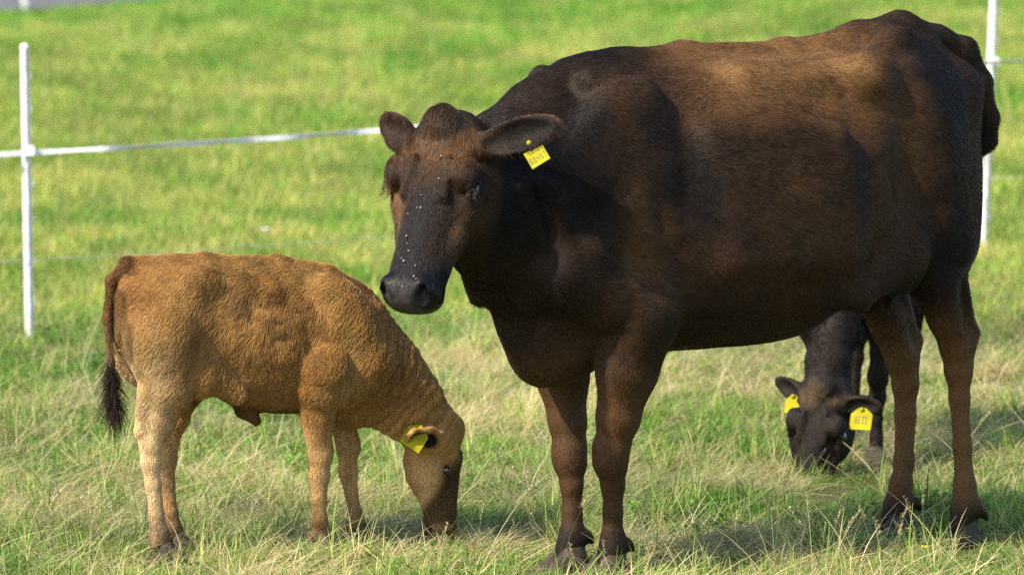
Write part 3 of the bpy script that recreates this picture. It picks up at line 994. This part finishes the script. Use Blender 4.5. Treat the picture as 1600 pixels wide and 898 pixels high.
    for sd in (-1, 1):
        ball('eye', .0215 * H.sc * 1.15, M['eye'], root, H.p(.166, sd * .0985, -.036))
    hm = hoof_mesh(.62)
    for ch in (NF, FF, NH, FH):
        p = ch[-1][0]
        put_hoof(hm, root, p[0] + .012, p[1], 0, 0)
    return root, H

# tan calf
cNF = [((.385, -.125, .50), .075), ((.376, -.112, .455), .064), ((.373, -.100, .381), .048), ((.380, -.086, .268), .036), ((.382, -.082, .215), .034), ((.382, -.080, .150), .026), ((.384, -.080, .090), .027), ((.388, -.080, .05), .028)]
cFF = [((.45, .11, .49), .07), ((.485, .10, .42), .060), ((.503, .083, .339), .044), ((.510, .075, .262), .034), ((.514, .072, .200), .033), ((.522, .070, .140), .025), ((.534, .070, .085), .027), ((.545, .07, .045), .028)]
cNH = [((-.048, -.10, .599), .10), ((-.030, -.095, .479), .074), ((-.055, -.083, .375), .045), ((-.078, -.08, .315), .037), ((-.077, -.078, .27), .034), ((-.070, -.075, .210), .028), ((-.061, -.075, .125), .027), ((-.054, -.075, .075), .032), ((-.042, -.075, .04), .029)]
cFH = [((.03, .09, .58), .09), ((.06, .085, .465), .066), ((.036, .073, .365), .040), ((.015, .070, .300), .034), ((.012, .068, .255), .031), ((.010, .066, .190), .025), ((.018, .065, .110), .026), ((.024, .065, .07), .030), ((.034, .065, .04), .028)]
cT = [((-.06, 0, .775), .018), ((-.113, 0, .780), .016), ((-.158, 0, .738), .013), ((-.172, 0, .64), .0095), ((-.162, 0, .53), .008), ((-.154, 0, .455), .010), ((-.152, 0, .40), .005)]
neck1 = [((.47, 0, .575), .135), ((.570, 0, .47), .106), ((.650, -.004, .385), .084), ((.725, -.008, .305), .064)]
h1 = Head((.790, -.012, .308), R(-22), R(90), .60, 1.04)
e1 = [dict(base=(.045, -.110, -.060), dir=(-.26, -.74, -.60), face=(.60, -.55, .40), len=.145, wid=.082),
      dict(base=(.035, .085, -.055), dir=(-.10, .80, -.55), face=(.5, .3, .8), len=.115, wid=.065)]
calf, CALF_HEAD = build_calf('calf', 'fluffy tan calf grazing with its head down beside the cow', (-.895, 14.15), R(20), False, neck1, h1, e1, cNF, cFF, cNH, cFH, cT, 220000)
e = e1[0]
nrm = unit((-.25, -.93, .2)); up = unit((.55, 0, .8)); up = unit(up - nrm * (up @ nrm))
ear_tag(calf, h1, basis_matrix(e['c'] + e['fr'][0] * .028 + np.array([-.004, -.004, .0]), np.cross(up, nrm), up, nrm), .060, .066, [])

# dark calf behind the cow
f256 = R(256)
dNF = [((.44, -.11, .50), .07), ((.45, -.105, .42), .058), ((.455, -.095, .339), .043), ((.46, -.085, .262), .034), ((.462, -.082, .205), .033), ((.462, -.080, .140), .025), ((.464, -.08, .085), .027), ((.470, -.08, .05), .028)]
dFF = [(mir(p), r) for p, r in dNF]
dNH = [((p[0], -.085, p[2]), r) for p, r in cNH]
dFH = [(mir(p), r) for p, r in dNH]
neck2 = [((.47, 0, .60), .080), ((.60, .0, .52), .064), ((.72, .0, .42), .056), ((.80, -.005, .34), .055)]
h2 = Head((.880, -.008, .278), R(-8), R(78), .80, .93).spin(R(-7))
e2 = [dict(base=(.045, .088, -.055), dir=(-.10, .97, -.15), face=(.35, .2, .9), len=.112, wid=.060),
      dict(base=(.045, -.085, -.055), dir=(-.34, -.90, -.15), face=(.35, -.2, .9), len=.112, wid=.056)]
dcalf, DH = build_calf('calf', 'dark brown calf grazing behind the cow, half hidden by her hind legs', (1.125, 16.62), f256, True, neck2, h2, e2, dNF, dFF, dNH, dFH, cT, 60000)
for e, sg in ((e2[0], 1), (e2[1], -1)):
    nrm = unit(h2.n * .9 + np.array([0, 0, .2])); up = unit(np.array([0, 0, 1.]) - nrm * nrm[2])
    c0 = e['c'] + e['fr'][0] * (-.005 if sg > 0 else -.02) + np.array([.026, 0, -.036])
    ear_tag(dcalf, h2, basis_matrix(c0, np.cross(up, nrm), up, nrm), .066 if sg > 0 else .044, .066 if sg > 0 else .055, [('60', -.004, .022, .014, .008)] if sg > 0 else [])

# ------------------------------------------------------------------ fence
def post(name, label, x, y, h, tilt, side_tilt, lugs, rad=.0165, clip=0):
    """tread-in plastic post: ribbed shaft, hooks, foot plate, steel spike"""
    z0 = float(ground_z(x, y))
    root = empty(name, (x, y, z0))
    root.rotation_euler = (tilt, side_tilt, 0)
    tag(root, label, 'fence post', 'white plastic fence posts')
    # cross-shaped shaft
    w, t = rad, rad * .34
    ol = [(w, t), (t, t), (t, w), (-t, w), (-t, t), (-w, t), (-w, -t), (-t, -t), (-t, -w), (t, -w), (t, -t), (w, -t)]
    me = prism(ol, h)
    sh = link('shaft', me, M['plastic'], root); sh.location = (0, 0, h / 2)
    ball('shaft_cap', rad * 1.08, M['plastic'], root, (0, 0, h), 12, 8)
    for zz in lugs:
        V, F = [], []
        # hook: a short arm that turns up
        pts = [(rad * .5, zz), (rad * 1.25, zz + .002), (rad * 1.5, zz + .010), (rad * 1.45, zz + .024)]
        k = 6
        for (px, pz) in pts:
            for j in range(k):
                a_ = 2 * math.pi * j / k
                V.append((px + .0045 * math.cos(a_) * .5, .0055 * math.sin(a_), pz + .0045 * math.cos(a_)))
        for i in range(len(pts) - 1):
            for j in range(k):
                F.append((i * k + j, i * k + (j + 1) % k, (i + 1) * k + (j + 1) % k, (i + 1) * k + j))
        link('hook', mesh_np('hook', V, F), M['plastic'], root)
    if clip:
        cl_ = link('tape_clip', prism([(-.004, -.020), (.030, -.018), (.034, 0), (.030, .018), (-.004, .020)], .012), M['plastic'], root)
        cl_.location = (0, -rad - .004, clip); cl_.rotation_euler = (math.pi / 2, 0, 0)
    fp = link('foot_plate', prism([(0, -.012), (.060, -.010), (.060, .010), (0, .012)], .008), M['plastic'], root)
    fp.location = (-.065, 0, .030)
    sp = link('spike', prism([(.005 * math.cos(a), .005 * math.sin(a)) for a in np.arange(8) * math.pi / 4], .22), M['steel'], root)
    sp.location = (0, 0, -.09)
    return root, z0

LX, LY = -1.752, 19.627
RX, RY = 1.93, 22.2
lp, lz = post('fence_post', 'upright white plastic fence post left of the tan calf', LX, LY, 1.085, 0, R(-.55), (.15, .30, .45, .58, .70, .85, .97), .0160, .715)
rp, rz = post('fence_post', 'tilted white plastic fence post behind the cow rump', RX, RY, 1.15, 0, R(2.1), (.15, .31, .46, .60, .74, .88, 1.0), .0180, .805)
fp_, fz = post('fence_post', 'distant white post by the road at the top left corner', -4.48, 50.0, 1.1, 0, 0, (.3, .7), .03)

def ribbon(name, pts, width, mat, twist, thick=.0012):
    """flat tape that turns about its length; one mesh"""
    pts = np.array(pts)
    n_ = len(pts)
    V, F = [], []
    for i in range(n_):
        t = unit(pts[min(i + 1, n_ - 1)] - pts[max(i - 1, 0)])
        sd = unit(np.cross(t, (0, 0, 1))); up = np.cross(sd, t)
        a_ = twist(i / (n_ - 1))
        w = up * math.cos(a_) + sd * math.sin(a_); nn = np.cross(t, w)
        for (sw, st) in ((-1, -1), (1, -1), (1, 1), (-1, 1)):
            V.append(pts[i] + w * sw * width / 2 + nn * st * thick / 2)
    for i in range(n_ - 1):
        for j in range(4):
            F.append((i * 4 + j, i * 4 + (j + 1) % 4, i * 4 + 4 + (j + 1) % 4, i * 4 + 4 + j))
    return link(name, mesh_np(name, V, F, False), mat)

def span(a, b, sag, n_):
    a, b = np.array(a), np.array(b)
    s_ = np.linspace(0, 1, n_)[:, None]
    p = a + (b - a) * s_
    p[:, 2] -= (sag * 4 * s_ * (1 - s_))[:, 0]
    return p
TL = (LX + .012, LY - .016, .715)
TR = (RX + .062, RY - .018, rz + .805)
dv = np.array(TR) - np.array(TL)
P = np.concatenate([span((LX - 6.2, LY - 2.6, .62), TL, .02, 90)[:-1], span(TL, TR, .045, 120)[:-1], span(TR, (RX + 6.5, RY + 2.2, rz + .86), .03, 90)])
tw = lambda s_: 0.4 * math.sin(38 * s_) + 0.42 * math.sin(91 * s_ + 1.3) + .35 * math.sin(171 * s_ + .4)
tag(ribbon('fence_tape', P, .020, M['tape'], tw), 'white woven electric fence tape stretched between the posts', 'fence tape')
WL = (LX + .012, LY - .016, .325); WR = (RX + .03, RY - .018, rz + .33)
P = np.concatenate([span((LX - 6.2, LY - 2.6, .30), WL, .01, 30)[:-1], span(WL, WR, .03, 40)[:-1], span(WR, (RX + 6.5, RY + 2.2, rz + .36), .02, 30)])
tag(ribbon('fence_wire', P, .0022, M['wire'], lambda s_: 0, .0022), 'thin pale lower fence wire below the tape', 'fence wire')

# ------------------------------------------------------------------ flies on the face of the cow
def fly_mesh():
    V, F = [], []
    def blob(c, r, n1=6, n2=4):
        k = len(V)
        for i in range(n2 + 1):
            th = math.pi * i / n2
            for j in range(n1):
                ph = 2 * math.pi * j / n1
                V.append((c[0] + r[0] * math.cos(th), c[1] + r[1] * math.sin(th) * math.cos(ph), c[2] + r[2] * math.sin(th) * math.sin(ph)))
        for i in range(n2):
            for j in range(n1):
                F.append((k + i * n1 + j, k + i * n1 + (j + 1) % n1, k + (i + 1) * n1 + (j + 1) % n1, k + (i + 1) * n1 + j))
    blob((0, 0, .0016), (.0030, .0016, .0015)); blob((.0032, 0, .0017), (.0012, .0014, .0012))
    nb = len(F)
    for sd in (-1, 1):
        k = len(V)
        V.extend([(.001, sd * .0006, .0032), (-.0045, sd * .0008, .0034), (-.0055, sd * .0032, .0028), (-.001, sd * .0030, .0030)])
        F.append((k, k + 1, k + 2, k + 3))
    me = mesh_np('fly', V, F)
    me.materials.append(M['fly']); me.materials.append(M['fly_wing'])
    for p in list(me.polygons)[nb:]: p.material_index = 1
    return me
FM = fly_mesh()
qv = COW_HEAD.loc(COW_V)
Mrot = Matrix.Rotation(R(214), 4, 'Z'); Mrot.translation = (0.192, 13.85, 0)
spots = [(.13, .0), (.15, .012), (.20, -.035), (.225, -.05), (.25, -.03), (.285, -.045), (.30, -.05), (.31, -.04), (.325, -.025), (.335, -.045), (.35, -.03), (.36, -.045),
         (.365, -.015), (.37, -.05), (.375, .0), (.385, -.02), (.39, .012), (.40, -.04), (.29, -.02), (.27, .01), (.24, -.055), (.345, .005), (.19, .02), (.38, -.055), (.395, -.03), (.405, .0)]
for (u, v) in spots[::3] + spots[1::3]:
    u += RNG.normal(0, .022); v += RNG.normal(0.008, .022)
    d2 = (qv[:, 0] - u) ** 2 + (qv[:, 1] - v) ** 2
    cand = np.where(d2 < .00018)[0]
    if not len(cand): continue
    i = cand[np.argmax(qv[cand, 2])]
    p = Vector(COW_V[i] + COW_HEAD.n * .006)
    o = bpy.data.objects.new('fly', FM); COL.objects.link(o)
    z_ = COW_HEAD.n; x_ = unit(COW_HEAD.a * math.cos(v * 90) + COW_HEAD.l * math.sin(u * 70)); x_ = unit(x_ - z_ * (x_ @ z_))
    o.matrix_world = Mrot @ basis_matrix(p, x_, np.cross(z_, x_), z_) @ Matrix.Scale(.38 + .3 * RNG.random(), 4)
    tag(o, 'tiny fly with pale wings sitting on the dark face of the cow', 'fly', "flies on the cow's face")

# ------------------------------------------------------------------ flowers
def flower(label, x, y, h, r, mat, cat='flower'):
    z0 = float(ground_z(x, y))
    root = empty('flower', (x, y, z0 - .01))
    tag(root, label, cat)
    st = link('stem', prism([(.0016 * math.cos(a), .0016 * math.sin(a)) for a in np.arange(6) * math.pi / 3], h), M['stem'], root)
    st.location = (0, 0, h / 2)
    pm = None
    for k in range(6):
        if pm is None:
            V = [(0, 0, 0), (r * .5, -r * .36, r * .18), (r * .95, -r * .26, r * .42), (r * 1.02, 0, r * .46), (r * .95, r * .26, r * .42), (r * .5, r * .36, r * .18), (r * .55, 0, r * .12)]
            pm = mesh_np('petal', V, [(0, 1, 6), (1, 2, 6), (2, 3, 6), (3, 4, 6), (4, 5, 6), (5, 0, 6)])
        o = link('petal', pm, mat, root)
        o.location = (0, 0, h); o.rotation_euler = (0, 0, k * math.pi / 3)
    ball('flower_centre', r * .32, mat, root, (0, 0, h + r * .1), 8, 6)
flower('small pale yellow flower in front of the cow far hind hoof', 1.045, 14.20, .085, .010, M['petal'])
flower('yellow flower in the grass between the cow hind hooves', 1.075, 14.02, .06, .013, M['petal'])
flower('small white flower in the blurred grass behind the calf', -1.085, 23.8, .10, .024, M['petal_white'])

# ------------------------------------------------------------------ grass
def clump(name, n_, hgt, rad, lean, bend, wid, cols, seg=3, flat=False, head=False):
    """one tuft of blades; cols: list of (weight, rgb)"""
    V, F, C = [], [], []
    ws = np.array([c[0] for c in cols]); ws = ws / ws.sum()
    for k in range(n_):
        a = RNG.uniform(0, 2 * math.pi); rr = rad * math.sqrt(RNG.random())
        bx, by = rr * math.cos(a), rr * math.sin(a)
        az = RNG.uniform(0, 2 * math.pi)
        h = RNG.uniform(*hgt); le = RNG.uniform(*lean); be = RNG.uniform(*bend); w = RNG.uniform(*wid)
        dx, dy = math.cos(az), math.sin(az)
        az2 = az + math.pi / 2 + RNG.normal(0, .7)
        sx, sy = math.cos(az2), math.sin(az2)
        col = np.array(cols[RNG.choice(len(cols), p=ws)][1]) * RNG.uniform(.75, 1.25)
        b0 = len(V)
        x, y, z = bx, by, -.012
        ang = le
        for s_ in range(seg + 1):
            t = s_ / seg
            ww = w * (1 - .55 * t) * .5 if s_ < seg else w * .06
            V.append((x - sx * ww, y - sy * ww, z)); V.append((x + sx * ww, y + sy * ww, z + .12 * w))
            C.append(col); C.append(col)
            tip = (x, y, z)
            ang = le + be * t
            st_ = (h + .012) / seg
            x += dx * math.sin(ang) * st_; y += dy * math.sin(ang) * st_; z += math.cos(ang) * st_
            if flat: z = max(z, .004 + .01 * RNG.random())
        for s_ in range(seg):
            i = b0 + 2 * s_
            F.append((i, i + 1, i + 3, i + 2))
        if head:
            # loose seed head: short alternating spikelets on the top third
            px, py, pz = tip
            for j in range(26):
                q = j / 25 - .05
                cx = px - dx * math.sin(ang) * h * .22 * q; cy = py - dy * math.sin(ang) * h * .22 * q; cz = pz - math.cos(ang) * h * .22 * q
                aa = RNG.uniform(0, 6.28); ln = RNG.uniform(.005, .010)
                i = len(V)
                ex, ey = math.cos(aa), math.sin(aa)
                V.extend([(cx, cy, cz), (cx + ex * ln * .6 - ey * .0015, cy + ey * ln * .6 + ex * .0015, cz + ln * .7),
                          (cx + ex * ln, cy + ey * ln, cz + ln * 1.2), (cx + ex * ln * .6 + ey * .0015, cy + ey * ln * .6 - ex * .0015, cz + ln * .7)])
                cc = col * RNG.uniform(.8, 1.1)
                C.extend([cc] * 4)
                F.append((i, i + 1, i + 2, i + 3))
    me = mesh_np(name, V, F)
    add_col(me, 'blade', np.array(C))
    me.materials.append(M['grass'])
    return bpy.data.objects.new(name, me)

def leafy(name, n_, rad, col):
    """broad-leaved herb: clover and dandelion-like leaves"""
    V, F, C = [], [], []
    for k in range(n_):
        a = RNG.uniform(0, 6.283); r0 = rad * math.sqrt(RNG.random()); h = RNG.uniform(.015, .045)
        cx, cy = r0 * math.cos(a), r0 * math.sin(a)
        az = RNG.uniform(0, 6.283); L = RNG.uniform(.008, .020); W = L * RNG.uniform(.4, .7); tl = RNG.uniform(-.2, .7)
        d = np.array([math.cos(az) * math.cos(tl), math.sin(az) * math.cos(tl), math.sin(tl)]); s_ = np.array([-math.sin(az), math.cos(az), 0])
        c0 = np.array([cx, cy, h])
        cu = np.array([0, 0, .12 * L])
        i = len(V)
        for p in (c0, c0 + d * L * .4 + s_ * W * .5 + cu, c0 + d * L * .8 + s_ * W * .35 + cu, c0 + d * L, c0 + d * L * .8 - s_ * W * .35 + cu, c0 + d * L * .4 - s_ * W * .5 + cu): V.append(tuple(p))
        F.append((i, i + 1, i + 2, i + 3)); F.append((i, i + 3, i + 4, i + 5))
        i = len(V)
        V.extend([(cx * .6 - .001, cy * .6, -.01), (cx * .6 + .001, cy * .6, -.01), (cx + .0007, cy, h), (cx - .0007, cy, h)])
        F.append((i, i + 1, i + 2, i + 3))
        c_ = np.array(col) * RNG.uniform(.7, 1.3)
        C.extend([c_] * 10)
    me = mesh_np(name, V, F)
    add_col(me, 'blade', np.array(C))
    me.materials.append(M['grass'])
    return bpy.data.objects.new(name, me)

G1, G2, G3 = (.13, .265, .035), (.21, .33, .055), (.080, .175, .032)
Y1, Y2 = (.40, .40, .10), (.52, .48, .18)
S1, S2, S3 = (.44, .385, .20), (.34, .275, .13), (.56, .51, .31)
KIT = bpy.data.collections.new('grass_kit')
kit = [
    clump('kit_00', 70, (.022, .052), .055, (.0, .8), (.2, 1.3), (.002, .004), [(4, G1), (3, G2), (1, G3), (.6, Y1)]),            # short green turf
    clump('kit_01', 70, (.022, .050), .055, (.0, .9), (.2, 1.5), (.002, .004), [(3, G3), (3, G1), (1, Y1), (.6, S2)]),
    clump('kit_02', 56, (.06, .15), .080, (.7, 1.5), (.1, .9), (.0015, .003), [(3, S1), (3, S2), (1, S3), (1, Y1)], 4, True),     # lying straw
    clump('kit_03', 46, (.07, .18), .090, (.9, 1.6), (-.2, .6), (.0015, .003), [(3, S1), (2, Y2), (2, S3), (1, G2)], 4, True),
    clump('kit_04', 26, (.05, .11), .035, (.05, .5), (.2, 1.0), (.003, .005), [(4, G2), (2, G1), (1, Y1)], 4),                    # taller tuft
    clump('kit_05', 20, (.06, .14), .030, (.05, .5), (.1, .9), (.002, .0035), [(3, Y2), (2, S1), (2, G2)], 4),                    # yellowing tuft
    leafy('kit_06', 60, .06, (.12, .24, .035)),                                                                                  # herbs
    clump('kit_07', 2, (.20, .34), .020, (.05, .45), (.0, .5), (.0022, .0032), [(2, S1), (2, Y2), (1, S3)], 5, False, True),     # stalk with seed head
    clump('kit_08', 3, (.14, .28), .030, (.1, .9), (.0, .7), (.0025, .004), [(2, S3), (2, S1), (1, Y2)], 5),                      # bare straw
    clump('kit_09', 80, (.06, .15), .16, (.1, .9), (.1, .9), (.005, .010), [(4, G2), (3, G1), (2, Y1), (.8, Y2)], 3),              # meadow, far
    clump('kit_10', 70, (.06, .17), .16, (.1, .9), (.1, .8), (.004, .008), [(3, Y2), (3, Y1), (2, G2), (1.3, S1)], 3),
    clump('kit_11', 80, (.05, .13), .16, (.1, 1.0), (.1, .9), (.006, .012), [(4, (.11, .34, .028)), (3, G1), (1, G2)], 3),
    clump('kit_12', 9, (.14, .30), .09, (1.15, 1.52), (-.1, .35), (.002, .0032), [(3, S3), (3, S1), (1, Y2)], 5, True),           # long fallen straw
]
for o in kit: KIT.objects.link(o)

def scatter(name, label, P, idx, scl, tint, cat):
    me = bpy.data.meshes.new(name)
    n_ = len(P)
    me.vertices.add(n_)
    me.vertices.foreach_set('co', P.astype(np.float32).ravel())
    a = me.attributes.new('idx', 'INT', 'POINT'); a.data.foreach_set('value', idx.astype(np.int32))
    rot = np.zeros((n_, 3), np.float32); rot[:, 2] = RNG.uniform(0, 6.283, n_); rot[:, 0] = RNG.normal(0, .08, n_); rot[:, 1] = RNG.normal(0, .08, n_)
    a = me.attributes.new('rot', 'FLOAT_VECTOR', 'POINT'); a.data.foreach_set('vector', rot.ravel())
    a = me.attributes.new('scl', 'FLOAT', 'POINT'); a.data.foreach_set('value', scl.astype(np.float32))
    a = me.attributes.new('tint', 'FLOAT_VECTOR', 'POINT'); a.data.foreach_set('vector', tint.astype(np.float32).ravel())
    o = link(name, me)
    tag(o, label, cat, kind='stuff')
    ng = bpy.data.node_groups.new(name + '_nodes', 'GeometryNodeTree')
    ng.interface.new_socket('Geometry', in_out='INPUT', socket_type='NodeSocketGeometry')
    ng.interface.new_socket('Geometry', in_out='OUTPUT', socket_type='NodeSocketGeometry')
    N_ = ng.nodes; L_ = ng.links
    gi = N_.new('NodeGroupInput'); go = N_.new('NodeGroupOutput')
    iop = N_.new('GeometryNodeInstanceOnPoints')
    ci = N_.new('GeometryNodeCollectionInfo')
    ci.inputs['Collection'].default_value = KIT
    ci.inputs['Separate Children'].default_value = True
    ci.inputs['Reset Children'].default_value = True
    def named(nm, tp):
        q = N_.new('GeometryNodeInputNamedAttribute'); q.data_type = tp; q.inputs['Name'].default_value = nm
        return q.outputs['Attribute']
    iop.inputs['Pick Instance'].default_value = True
    L_.new(gi.outputs[0], iop.inputs['Points'])
    L_.new(ci.outputs[0], iop.inputs['Instance'])
    L_.new(named('idx', 'INT'), iop.inputs['Instance Index'])
    er = N_.new('FunctionNodeEulerToRotation')
    L_.new(named('rot', 'FLOAT_VECTOR'), er.inputs[0])
    L_.new(er.outputs[0], iop.inputs['Rotation'])
    L_.new(named('scl', 'FLOAT'), iop.inputs['Scale'])
    L_.new(iop.outputs[0], go.inputs[0])
    md = o.modifiers.new('scatter', 'NODES'); md.node_group = ng
    return o

def field(y0, y1, dens, marg):
    """random points on the pasture strip in front of the camera, wider than the view"""
    w1 = .0943 * y1 + marg
    n_ = int(dens * 2 * w1 * (y1 - y0))
    x = RNG.uniform(-w1, w1, n_); y = RNG.uniform(y0, y1, n_)
    k = np.abs(x) < .0943 * y + marg
    return x[k], y[k]

def choose(n_, w):
    """w: (n, kinds) weights -> index"""
    w = np.cumsum(w, 1); w /= w[:, -1:]
    return (RNG.random(n_)[:, None] > w).sum(1)

def tints(x, y, lo, hi, n_, fx=1.1, fy=1.1):
    t = (.78 + .44 * RNG.random(n_))[:, None]
    q = np.clip((fbm(xyz(x * fx, y * fy, 8.0), 1.0, 3) - .5) * 1.7 + .5, 0, 1)
    return t * (np.array(lo) + (np.array(hi) - np.array(lo)) * q[:, None])

# grazed pasture in front
x, y = field(12.6, 20.5, 280, 1.1)
gap = fbm(xyz(x, y, 51.0), 5.0, 2)
k = RNG.random(len(x)) > .80 * sstep(.56, .70, gap)
x, y = x[k], y[k]
keep = ~((np.hypot(x + .62, y - 14.3) < .0))
n_ = len(x)
d1 = fbm(xyz(x, y, 1.0), 1.6, 3); d2 = fbm(xyz(x, y, 5.0), 4.5, 2)
dry = np.clip((d1 - .365) * 3.0 + (d2 - .5) * 1.2 + .12 * sstep(-.6, .4, x), 0, 1)
lush = np.clip(sstep(.56, .70, fbm(xyz(x, y, 11.0), 1.3, 2)) + 1.2 * np.exp(-((x + 1.55) / .5) ** 2 - ((y - 18.9) / .9) ** 2), 0, 1)
tramp = np.zeros(n_)
for hx_, hy_ in ((.25, 13.80), (.13, 13.88), (1.20, 14.37), (1.03, 14.57), (1.08, 16.05), (.92, 15.55), (.86, 15.45), (.87, 15.2), (-.30, 14.40), (-.92, 14.12), (-.45, 14.35)):
    tramp = np.maximum(tramp, np.exp(-((x - hx_) / .12) ** 2 - ((y - hy_ + .10) / .22) ** 2))
W = np.stack([(1 - dry) * 1.3, (1 - dry) * .9 + .25, dry * 1.5 + .12, dry * 1.1 + .10, .14 + .2 * lush, .10 + .16 * dry, .04 + .3 * lush], -1)
idx = choose(n_, W)
P = np.stack([x, y, ground_z(x, y)], -1)
scatter('grazed_grass', 'short grazed green grass mixed with flattened dry straw', P, idx, (.75 + .6 * RNG.random(n_)) * (1 - .62 * tramp) * (1 + .15 * lush), tints(x, y, (.70, .80, .68), (1.45, 1.36, 1.3), n_), 'grass')

# straw stalks standing over it
x, y = field(12.6, 19.5, 70, 1.1)
n_ = len(x)
cl = fbm(xyz(x, y, 21.0), 1.5, 2)
near_cow = np.hypot((x - .9) / .9, (y - 14.2) / .5) < 1
k = (RNG.random(n_) < sstep(.35, .65, cl) * .85 + .25)
x, y = x[k], y[k]; n_ = len(x)
idx = np.array([7, 8, 12])[choose(n_, np.tile([.28, .32, .70], (n_, 1)))]
P = np.stack([x, y, ground_z(x, y)], -1)
scatter('straw_stalks', 'loose pale straw stalks and seed heads standing over the grazed grass', P, idx, .55 + .45 * RNG.random(n_), tints(x, y, (.9, .9, .9), (1.15, 1.1, 1.0), n_), 'straw')

# uncut meadow beyond the fence
x1, y1 = field(19.2, 30, 95, 1.6)
x2, y2 = field(30, 72, 34, 3.0)
x = np.concatenate([x1, x2]); y = np.concatenate([y1, y2])
k = ~((y > 49.4 + 4.0 * np.maximum(0, x + 4.15)) & (y < 57 + 4.0 * np.maximum(0, x + 4.15)) & (x < -2.6))
x, y = x[k], y[k]; n_ = len(x)
d1 = fbm(xyz(x, y * .35, 31.0), .6, 3); d2 = fbm(xyz(x, y * .25, 35.0), 2.6, 2)
yel = np.clip((d1 - .36) * 3.2 + (d2 - .5) * 4.0, 0, 1) * (1 - .75 * sstep(40, 52, y))
lush = np.clip(sstep(38, 50, y) + .9 * sstep(.55, .68, fbm(xyz(x, y, 41.0), .8, 2)), 0, 1)
W = np.zeros((n_, 12)); W[:, 9] = 1.0; W[:, 10] = 1.5 * yel + .05; W[:, 11] = 1.4 * lush; W[:, 6] = .25 * sstep(24, 19, y); W[:, 4] = .5 * sstep(23, 19, y)
idx = choose(n_, W)
P = np.stack([x, y, ground_z(x, y)], -1)
sc_ = (.6 + .5 * RNG.random(n_)) * (.75 + .5 * sstep(20, 34, y))
scatter('meadow_grass', 'taller bright green meadow grass beyond the fence', P, idx, sc_, tints(x, y, (.58, .74, .48), (1.55, 1.36, 1.28), n_, 4.5, 1.5), 'grass')
